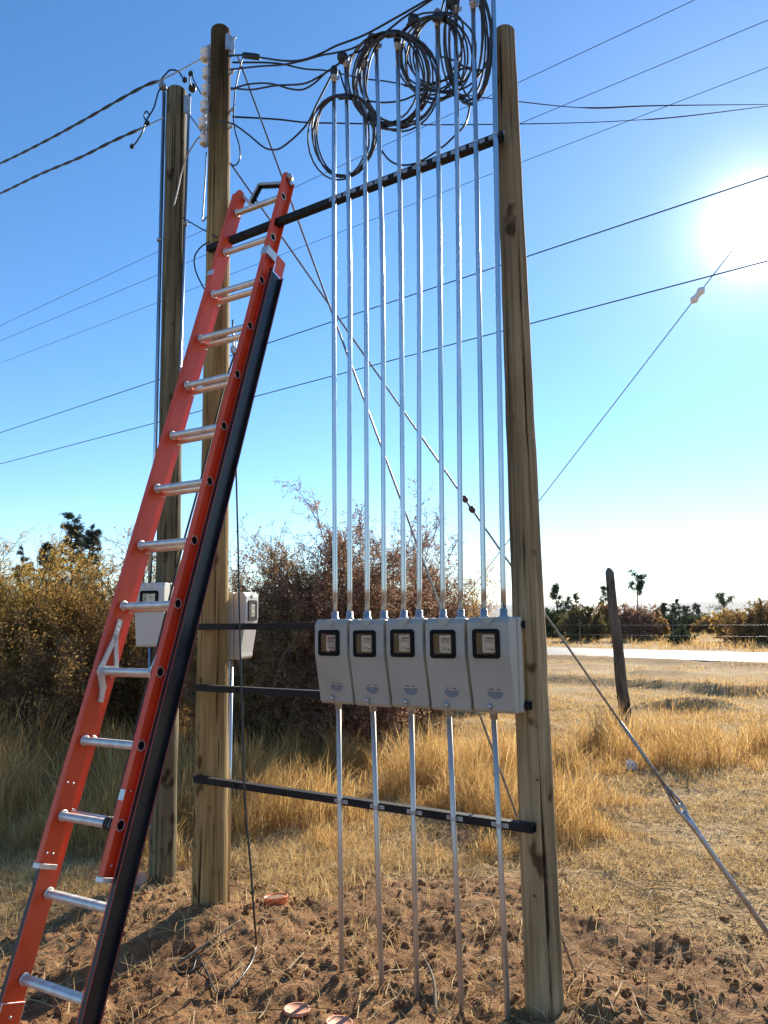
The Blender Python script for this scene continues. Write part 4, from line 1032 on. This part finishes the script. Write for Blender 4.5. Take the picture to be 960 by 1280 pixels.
for (x, y, l) in ((290, 53, .05), (291, 92, .035), (291, 139, .03), (290, 160, .03)):
    c = fp(x-2, y, -.01); mb = MB(); mb.tube([c-E*.02, c+E*l+Z3*.018], .0055, 8); mb.tube([c+E*.004+Z3*.002, c+E*.014+Z3*.006], .012, 6, smooth=False); mb.build('bolt', MT['galv_dull'], far_pole)
c = fp(287.5, 55, -.03); mb = MB(); mb.box(c, (E, NV, Z3), (.012, .03, .055)); mb.box(c+E*.014-Z3*.07, (E, NV, Z3), (.020, .004, .022)); mb.build('bracket_plate', MT['galv_dull'], far_pole, bevel=.003)
c = at(234, 131, RB[1]-.07); mb = MB(); mb.box(c, ((.9, .43, 0), (-.43, .9, 0), (0, 0, 1)), (.024, .006, .07)); mb.build('bracket_plate', MT['galv_dull'], rear_pole, bevel=.003)

# ================================================================== CABLES
def cable(label, pts, r=.0055, cat='cable', group=None, m='cable', name='cable', sides=7, k=6, kind=None):
    mb = MB(); mb.tube(smooth_path(pts, k) if k else pts, r, sides)
    return tag(mb.build(name, MT[m]), label, cat, group, kind)
def fpl(pts, o0, o1=None):
    o1 = o0 if o1 is None else o1; n = len(pts)
    return [fp(x, y, o0+(o1-o0)*i/(n-1)) for i, (x, y) in enumerate(pts)]
GC = 'black supply cables between the far pole and the conduit heads'
cs = cable('uppermost black cable with a thick splice sleeve, sweeping up from the far pole', fpl([(286, 70), (303, 69), (326, 72), (355, 76), (378, 75), (401, 67), (420, 57.5), (455, 44), (490, 25), (520, 8), (548, -8), (575, -25)], -.07, -.16), .0058, group=GC)
a, b = fp(304, 69, -.075), fp(324, 71.5, -.075); mb = MB(); d = b-a; l = np.linalg.norm(d); mb.lathe(a, d, [(.008, 0), (.017, .006), (.017, .018), (.0185, .022), (.0185, l-.022), (.017, l-.018), (.017, l-.006), (.008, l)], 12); mb.build('splice_sleeve', MT['cap_black'], cs)
cable('black cable from the far pole joining the uppermost one near the third conduit head', fpl([(287, 87), (324, 83), (353, 81), (378, 76), (403, 69), (420, 66), (442, 60), (466, 46)], -.06, -.15), .0055, group=GC)
cable('wavy black cable from the far pole dipping before the first conduit heads', fpl([(289, 112), (307, 106), (328, 104), (345, 106), (362, 111), (378, 112), (393, 104), (407, 91), (420, 82), (433, 71)], -.06, -.15), .0055, group=GC)
cable('flatter black cable running just above the wavy one to the second conduit head', fpl([(289, 110), (314, 112), (345, 107), (378, 105), (397, 97), (416, 85), (430, 75)], -.055, -.17), .0055, group=GC)
cable('black cable in the deepest sag from far pole to first conduit head', fpl([(274, 151), (291, 155), (310, 168), (328, 183), (339, 187), (351, 185), (370, 170), (385, 153), (397, 128), (416, 91)], -.08, -.15), .0055, group=GC)
cable('long black cable passing over the conduit heads and out of the top of the photo', fpl([(436, 70), (460, 58), (480, 42), (505, 22), (530, 6), (560, -14)], -.17), .0055, group=GC)
cable('black cable drooping across the top rail between two coils', fpl([(462, 150), (467, 163), (479, 191), (495, 205), (520, 204), (550, 186), (566, 172), (582, 154), (588, 128)], -.12), .0050, group='loose ends of cable')
def loops(label, cx, cy, rx, ry, n, jit, thick, seed, off0=None, tilt=0.0, r=.0048):
    """a hank of cable: one continuous cable wound n times, taped together at the top"""
    off0 = PO if off0 is None else off0; q = np.random.default_rng(seed); pts = []
    turns = [(q.normal(0, jit), q.normal(0, jit), 1+q.normal(0, .06), 1+q.normal(0, .05), q.normal(0, .014)) for _ in range(n+1)]
    m_ = 26
    for t in range(n*m_+1):
        w = t/m_; k = int(w); f = w-k; A, B = turns[min(k, n)], turns[min(k+1, n)]
        p = [A[i]*(1-f)+B[i]*f for i in range(5)]; a = 2*math.pi*f + .5*math.pi
        up = max(0, math.sin(a))**2                                   # gathered at the top
        jx, jy = p[0]*(1-.75*up), p[1]*(1-.85*up)
        x = cx + (rx*(1+(p[2]-1)*(1-.7*up)))*math.cos(a) + jx + tilt*math.sin(a)*rx; y = cy - (ry*(1+(p[3]-1)*(1-up)))*math.sin(a) + jy
        pts.append(fp(x, y, off0 - .034*math.sin(a) + p[4]*(1-.5*up)))
    t = thing('cable_coil', label, 'cable coil', tuple(fp(cx, cy, off0)), 'coils of black cable hung on the conduits')
    mb = MB(); mb.tube(pts, r, 6); mb.build('windings', MT['cable2'], t)
    a0 = fp(cx+tilt*rx-7, cy-ry+3, off0-.034); a1 = fp(cx+tilt*rx+8, cy-ry+3, off0-.034)
    mb = MB(); mb.tube(smooth_path([a0, (a0+a1)/2+Z3*.004, a1], 4), thick, 9); mb.build('tape_wrap', MT['cable'], t)
    return t
loops('smallest and lowest oval coil of black cable, hung on the first three conduits', 431, 172, 38, 53, 5, 7.0, .013, 5)
loops('big round coil of black cable hung on the fourth and fifth conduits', 491, 97, 47, 57, 11, 8.5, .020, 6)
loops('untidy coil of black cable hung between the sixth and eighth conduits', 549, 72, 39, 52, 9, 12, .018, 7)
loops('tall narrow coil of black cable hung close beside the top of the near pole', 583, 52, 25, 78, 8, 7.5, .018, 8)
GL = 'loose ends of cable'
cable('loose black tail looping from the big coil towards the near pole', fpl([(450, 124), (475, 128), (500, 126), (520, 118), (541, 104), (560, 99), (580, 85), (600, 88)], -.13), .0048, group=GL)
cable('loose black tail sagging under the untidy coil to the near pole', fpl([(505, 107), (535, 113), (560, 117), (572, 122), (582, 128), (590, 131)], -.14), .0048, group=GL)
cable('loose black tail crossing behind the eighth and ninth conduits', fpl([(549, 70), (568, 76), (585, 86), (600, 88), (608, 82)], -.12), .0045, group=GL)
cable('long loose black strand falling from the top of the photo beside the tenth conduit', fpl([(594, -6), (603, 20), (608, 40), (612, 55), (609, 75), (600, 92), (590, 104), (575, 112), (556, 115), (540, 108)], -.12), .0048, group=GL)
cable('thin cable tail dropping from the first conduit head into the smallest coil', fpl([(424, 88), (430, 108), (434, 118)], -.17), .0048, group=GL)

# cables that leave for the next span
def proj_line(pts, Y0, Y1):
    """photo points on a cable whose distance grows from Y0 to Y1"""
    x0, x1 = pts[0][0], pts[-1][0]; out = []
    for x, y in pts:
        t = (x-x0)/(x1-x0); out.append(at(x, y, 1/((1-t)/Y0+t/Y1)))
    return out
cable('upper of two black spans running from the far pole behind the conduits to the right', proj_line([(291, 78), (345, 79), (380, 86), (407, 88), (430, 93), (460, 99), (485, 102), (522, 109), (590, 120), (648, 127), (740, 135), (830, 132), (960, 130.5), (1010, 129)], 4.45, 34), [.006]*60+[.012]*19, group='black spans to the right', m='line', k=6)
cable('lower of two black spans running from the far pole behind the conduits to the right', proj_line([(291, 146), (345, 149), (382, 153), (420, 154), (540, 156), (648, 155), (720, 153.5), (780, 151), (860, 145), (960, 132.5), (1010, 126)], 4.45, 34), [.006]*45+[.012]*16, group='black spans to the right', m='line', k=6)

def drop(label, pts, bare, Y0, Y1, group):
    t = thing('service_drop', label, 'cable', tuple(at(*pts[0], Y0)), group)
    c = np.array(smooth_path(proj_line(pts, Y0, Y1), 12)); n = len(c)
    seg = np.r_[0, np.cumsum(np.linalg.norm(np.diff(c, axis=0), axis=1))]
    for ph in (0, math.pi):
        q = [c[i] + .0065*np.array([math.cos(seg[i]*16+ph)*.3, math.cos(seg[i]*16+ph)*.6, math.sin(seg[i]*16+ph)]) for i in range(n)]
        mb = MB(); mb.tube(q, .0062, 7); mb.build('conductor', MT['cable'], t)
    mb = MB(); mb.tube(smooth_path(bare, 6), .0045, 7); mb.build('dead_end_grip', MT['galv_dull'], t)
    return t
GD = 'twisted service drops leaving to the left'
def cluster(c, parent, s=.014):
    mb = MB(); mb.box(c, (E, NV, Z3), (s, s*.8, s*.9)); mb.tube([c-Z3*s*1.6, c+Z3*s*1.9], .005, 6, smooth=False); mb.tube([c-E*s*1.5+Z3*.004, c+E*s*1.3+Z3*.002], .007, 6)
    return mb.build('connector', MT['cap_black'], parent, bevel=.003)
d1 = drop('upper twisted black service drop tied to the top insulator of the far pole', [(203, 100), (180, 108), (140, 130), (100, 153), (50, 180), (0, 204.5), (-60, 230)], [at(196, 103, 4.55), at(225, 88, 4.5), fp(254, 72, 0)], 4.55, 7.0, GD)
mb = MB(); mb.tube(smooth_path([at(200, 101, 4.55), at(206, 94, 4.55), at(213, 87.5, 4.55), at(222, 89, 4.55), at(227, 95, 4.55), at(230, 100, 4.55)], 6), .0055, 7); mb.build('tail', MT['cable'], d1); cluster(at(231, 100, 4.55), d1)
d2 = drop('lower twisted black service drop tied to the rear pole', [(178, 160), (140, 177), (100, 197), (50, 218), (0, 242), (-60, 268)], [at(170, 165, 4.85), at(190, 154, 4.85), at(205, 147, 4.88)], 4.85, 7.2, GD)
mb = MB(); mb.tube(smooth_path([at(203, 109, 4.87), at(198, 115, 4.87), at(193, 133, 4.86), at(187, 144, 4.85), at(182, 152, 4.85), at(178, 165, 4.84), at(171, 177, 4.84), at(166, 183, 4.84)], 6), .0055, 7)
mb.tube(smooth_path([at(184, 153, 4.83), at(180, 146, 4.83), at(183, 139, 4.83), at(187, 144, 4.83)], 6), .005, 7); mb.build('tail', MT['cable'], d2); cluster(at(184, 154, 4.84), d2); cluster(at(165, 183, 4.84), d2, .013)
# heads of the conduits on the rear pole
for (x, y, m_, lab, dx) in ((206, 110, 'cap_grey', 'grey weatherhead on the conduit at the left edge of the rear pole', -1), (239.5, 112, 'cap_black', 'black weatherhead on the conduit at the right edge of the rear pole', .4)):
    c = at(x, y+3, yb); mb = MB(); mb.lathe(c, np.array([dx*.55, -.2, 1]), [(.014, 0), (.025, .012), (.028, .030), (.022, .052), (.002, .062)], 14)
    tag(mb.build('weatherhead', MT[m_]), lab, 'weatherhead')
GS = 'short jumper wires at the pole tops'
j1 = cable('short black jumper rising from the black weatherhead of the rear pole', [at(240, 108, yb), at(237, 100, 4.75), at(239, 90, 4.7), at(242, 100, 4.65), at(251, 117, 4.55)], .0045, group=GS); cluster(at(238.5, 92, 4.7), j1)
cable('pale bare jumper wire curving down across the face of the rear pole', [fp(259, 161, -.04), at(245, 176, 4.5), at(233, 197, 4.6), at(227, 215, 4.68), at(222, 238, 4.72), at(217, 258, 4.74)], .0045, m='bare_wire', group=GS)
cable('black jumper slanting from the rear pole down to the top rail', [at(228, 272, 4.75), at(250, 285, 4.5), at(272, 297, 4.26)], .0045, group=GS)
cable('black wire loop hanging left of the far pole below the top rail', [fp(262, 302, -.10), at(251, 309, 4.3), at(243, 322, 4.3), at(245, 340, 4.3), at(255, 361, 4.25)], .0045, group=GS)
cable('thin black wire looping down the right side of the far pole top', fpl([(303, 73), (300, 84), (294, 114), (292, 145), (294, 164), (299, 182), (300, 197), (295, 206), (288, 206)], -.03), .0042, group=GS)
cable('thin black wire hanging left of the far pole under the insulators', fpl([(258, 190), (257, 215), (254, 262), (253, 276), (258, 272), (262, 266)], -.02), .0040, group=GS)
cable('grey guy tail slanting from the rear pole bracket to the insulator rack', [at(233, 139, 4.86), at(243, 152, 4.65), fp(252, 165, 0)], .005, m='steel_cable', group=GS)
# cable hanging down beside the far pole to the ground
hp = [(291, 400), (293, 480), (295, 580), (298, 700), (300, 800), (303, 900), (306, 1000), (313, 1080), (318, 1150)]
pts = [at(x, y, 4.26-.42*max(0, (y-400))/750) for x, y in hp]
for (x, y) in ((320, 1185), (314, 1209), (297, 1230), (276, 1243), (266, 1236), (258, 1216), (247, 1204)):
    q = gnd(x, y); q = q.copy(); q[2] = gz(q)+.012; pts.append(q)
for (x, y) in ((240, 1214), (226, 1217), (216, 1210)):
    q = gnd(x, y); q = q.copy(); q[2] = gz(q)+.006; pts.append(q)
cable('loose black cable hanging beside the far pole, its end curled on the soil', pts, .0052)

# ---- overhead lines of the road, each straight between poles out of sight
def oline(label, pa, pb, h, r, sag=0.0):
    A, B = gnd(*pa, h), gnd(*pb, h); d = B-A
    A2, B2 = A - d*.6, B + d*.35
    pts = [A2+(B2-A2)*t - Z3*sag*4*t*(1-t) + Z3*sag for t in np.linspace(0, 1, 40)]
    return cable(label, pts, r, 'power line', 'overhead lines crossing the sky', 'line', 'power_line', 6, 0)
oline('highest thin overhead line crossing behind the coils', (0, 407), (868, 0), 9.6, .0048)
oline('second highest thin overhead line', (0, 426), (960, 25), 9.4, .0048)
oline('third thin overhead line, lowest of the faint upper three', (0, 454), (960, 84), 9.0, .0045)
oline('dark overhead line passing just above the glare of the sun', (0, 541), (960, 220), 7.4, .0095)
oline('lowest dark overhead line passing just below the glare of the sun', (0, 580), (960, 326), 6.9, .0105)

# ---- guy wires
g1a = fp(297, 70, -.02); g1b = gnd(722, 1230); g1b[2] = gz(g1b)-.02
cable('steep guy wire from the far pole top to soil beside the near pole', [g1a, g1a*.5+g1b*.5, g1b], .006, 'guy wire', 'guy wires', 'steel_cable', 'guy_wire', 7, 0)
g2a = fp(288, 204, -.02); g2b = gnd(1012, 1228); g2b[2] -= .05
def on_line(A, B, x):
    lo, hi = 0.0, 1.0
    for _ in range(40):
        m_ = (lo+hi)/2; p = A+(B-A)*m_-CAM; u = 480+F_PX*(p@_rt)/(p@_fw)
        if u < x: lo = m_
        else: hi = m_
    return A+(B-A)*lo
t = thing('guy_wire', 'long guy wire with a thimble and thick anchor rod at the lower right', 'guy wire', tuple(g2b), 'guy wires')
e1 = on_line(g2a, g2b, 848); e2 = on_line(g2a, g2b, 862); gd = (g2b-g2a)/np.linalg.norm(g2b-g2a)
gs = np.cross(gd, _fw); gs /= np.linalg.norm(gs)
mb = MB(); mb.tube([g2a, (g2a+e1)/2, e1], .0058, 8); mb.build('strand', MT['steel_cable'], t)
e0 = on_line(g2a, g2b, 775); mb = MB(); mb.tube([e0, e1-gd*.10], [.0085, .0095], 8)
mb.tube(smooth_path([e1-gd*.12, e1-gd*.05+gs*.012, e1+gs*.018, e1+gd*.035+gs*.015, e1+gd*.050, e1+gd*.035-gs*.015, e1-gs*.018, e1-gd*.05-gs*.012, e1-gd*.12], 6), .0062, 8); mb.build('preformed_grip', MT['steel_cable'], t)
mb = MB(); mb.tube([e1+gd*.030, e1+gd*.09, e1+gd*.16, g2b], [.013, .017, .0125, .0125], 10)
mb.tube(smooth_path([e1+gd*.06+gs*.010, e1+gd*.02+gs*.013, e1, e1+gd*.02-gs*.013, e1+gd*.06-gs*.010], 6), .0075, 8); mb.build('anchor_rod', MT['galv_dull'], t)
for x in (581, 590):
    q = on_line(g2a, g2b, x); mb = MB(); mb.lathe(q-gd*.02, gd, [(.007, 0), (.015, .008), (.017, .02), (.015, .032), (.007, .04)], 10); mb.build('strain_insulator', MT['brown_insul'], t)
g3a, g3b = at(503, 848, 19.5), at(990, 216, 14.0)
t = thing('guy_wire', 'guy wire rising into the glare of the sun with a grey strain insulator', 'guy wire', tuple(g3a), 'guy wires')
mb = MB(); mb.tube([g3a, (g3a+g3b)/2, g3b], .012, 6); mb.build('strand', MT['steel_cable'], t)
q = on_line(g3a, g3b, 872); gd = (g3b-g3a)/np.linalg.norm(g3b-g3a); mb = MB(); mb.lathe(q-gd*.20, gd, [(.015, 0), (.075, .06), (.085, .10), (.06, .17), (.06, .23), (.085, .30), (.075, .34), (.015, .40)], 12); mb.build('strain_insulator', MT['grey_insul'], t)

# ================================================================== THINGS ON THE GROUND
def lid(label, x, y, d, tilt, az, filled, lift=.012, m='orange'):
    g = gnd(x, y); g = g.copy(); qa = np.linspace(0, 6.2, 16); qr = np.repeat([.02, .045, d*.5], 16); qa = np.tile(qa, 3); g[2] = float(np.percentile(ground_h(g[0]+qr*np.cos(qa), g[1]+qr*np.sin(qa)), 88))+lift*.35; g = g + ray(x, y)*0
    t = thing('plastic_lid', label, 'lid', tuple(g), 'orange plastic lids on the soil')
    ax = np.array([math.sin(tilt)*math.cos(az), math.sin(tilt)*math.sin(az), math.cos(tilt)]); r = d/2
    mb = MB()
    if filled:
        mb.lathe(g-ax*.012, ax, [(.0005, 0), (r*.86, .001), (r*.95, .006), (r, .034), (r*1.01, .040), (r*.95, .040), (r*.90, .030), (.0005, .028)], 28); mb.build('rim', MT[m], t)
        mb = MB(); mb.lathe(g-ax*.012, ax, [(r*.915, .031), (r*.7, .036), (r*.4, .033), (.0005, .037)], 20); mb.build('soil_filling', MT['soil_fill'], t)
    else:
        mb.lathe(g, ax, [(.0005, -.008), (r*.96, -.008), (r, -.004), (r, .004), (r*.97, .007), (r*.88, .006), (r*.86, .004), (.0005, .0045)], 30); mb.build('disc', MT[m], t)
    return t
MT['orange_pale'] = noisy(mat('dusty_orange_plastic', (.6, .28, .16), .65), [(.3, (.62, .25, .14)), (.55, (.74, .31, .18)), (.75, (.60, .35, .21))], 30, 6)
lid('bright orange lid filled with soil beside the hanging cable', 345, 1131, .135, .12, 2.2, True, .016)
lid('pale orange lid leaning by the foot of the rear pole', 172, 1104, .125, .55, -1.9, False, .03, 'orange_pale')
lid('flat dusty orange lid lying in the soil nearest the camera, crossed by a shadow', 371, 1254, .112, .06, 1.0, False, .010, 'orange_pale')
lid('flat dusty orange lid half buried at the bottom edge of the photo', 424, 1272, .112, .10, .4, False, .004, 'orange_pale')
# leaning fence post in the field
pb = gnd(784, 915); pt = at(761.5, 716, pb[1]+.1)
mb = MB(); d = pt-pb; n = 20; prs = []
for i in range(n+1): prs.append(pb-d*.06+d*1.06*i/n + np.array([math.sin(i*.7)*.006, 0, 0]))
rr = [.088-.028*i/n+rng.normal(0, .0012) for i in range(n+1)]
u = d/np.linalg.norm(d); prs += [pt+u*.03, pt+u*.07]; rr += [.050, .020]
t = thing('fence_post', 'leaning grey wooden post standing alone in the dry field', 'post', tuple(pb))
mb.tube(prs, rr, 14); mb.build('shaft', MT['post_wood'], t)
mb = MB()
for z in (.45, 1.15):
    c = pb+d*z/np.linalg.norm(d)*1.0; mb = MB(); mb.tube([c+np.array([.088*math.cos(a), .088*math.sin(a), .01*math.sin(2*a)]) for a in np.linspace(0, 2*math.pi, 19)], .004, 6); mb.build('wire_band', MT['rust'], t)
# wire fence on the far verge
f0 = _ra+RN*(ROAD_W+4.5)
t = thing('wire_fence', 'low wire fence with thin posts along the far verge of the road', 'fence', (f0[0], f0[1], 0))
ps = []
for i in range(-12, 12):
    c = f0+RD*i*5.2; z = gz(c); hh = 1.25+.1*rng.normal(); ps.append((c, z, hh))
    mb = MB(); mb.tube([(c[0], c[1], z-.2), (c[0]+rng.normal(0, .04), c[1], z+hh)], [.04, .032], 8); mb.build('post', MT['post_wood'], t)
for k in (.5, 1.0):
    mb = MB(); mb.tube([(c[0], c[1]-.04, z+k) for c, z, hh in ps], .003, 5); mb.build('wire', MT['galv_dull'], t)
# scrap and fallen sticks
q = gnd(790, 967); q[2] = gz(q)+.05; mb = MB(); vs = []
for i in range(4):
    for j in range(4): vs.append(q+np.array([(i-1.5)*.035, (j-1.5)*.02, (j-1.5)*.03+.018*math.sin(i*2.1+j*1.7)]))
mb.add(vs, [(i*4+j, i*4+j+1, (i+1)*4+j+1, (i+1)*4+j) for i in range(3) for j in range(3)], 0, False); tag(mb.build('paper_scrap', MT['paper']), 'small crumpled white paper scrap in the tall grass below the leaning post', 'litter')
for lab, pa, pb_, l in (('dark dead stick propped in the grass right of the near pole', (688, 1030), (716, 996), .10), ('pale dry stick lying on the soil near the far pole', (222, 1208), (300, 1170), .03), ('grey twig lying among the clods under the conduits', (545, 1262), (528, 1205), .07)):
    a, b = gnd(*pa), gnd(*pb_); a = a.copy(); b = b.copy(); a[2] = gz(a)+.01; b[2] = gz(b)+l; m_ = (a+b)/2+np.array([.02, 0, .015])
    cable(lab, [a, m_, b], [.007]*7+[.006]*3+[.004]*3, 'stick', 'dead sticks', 'stick', 'stick', 7, 6)
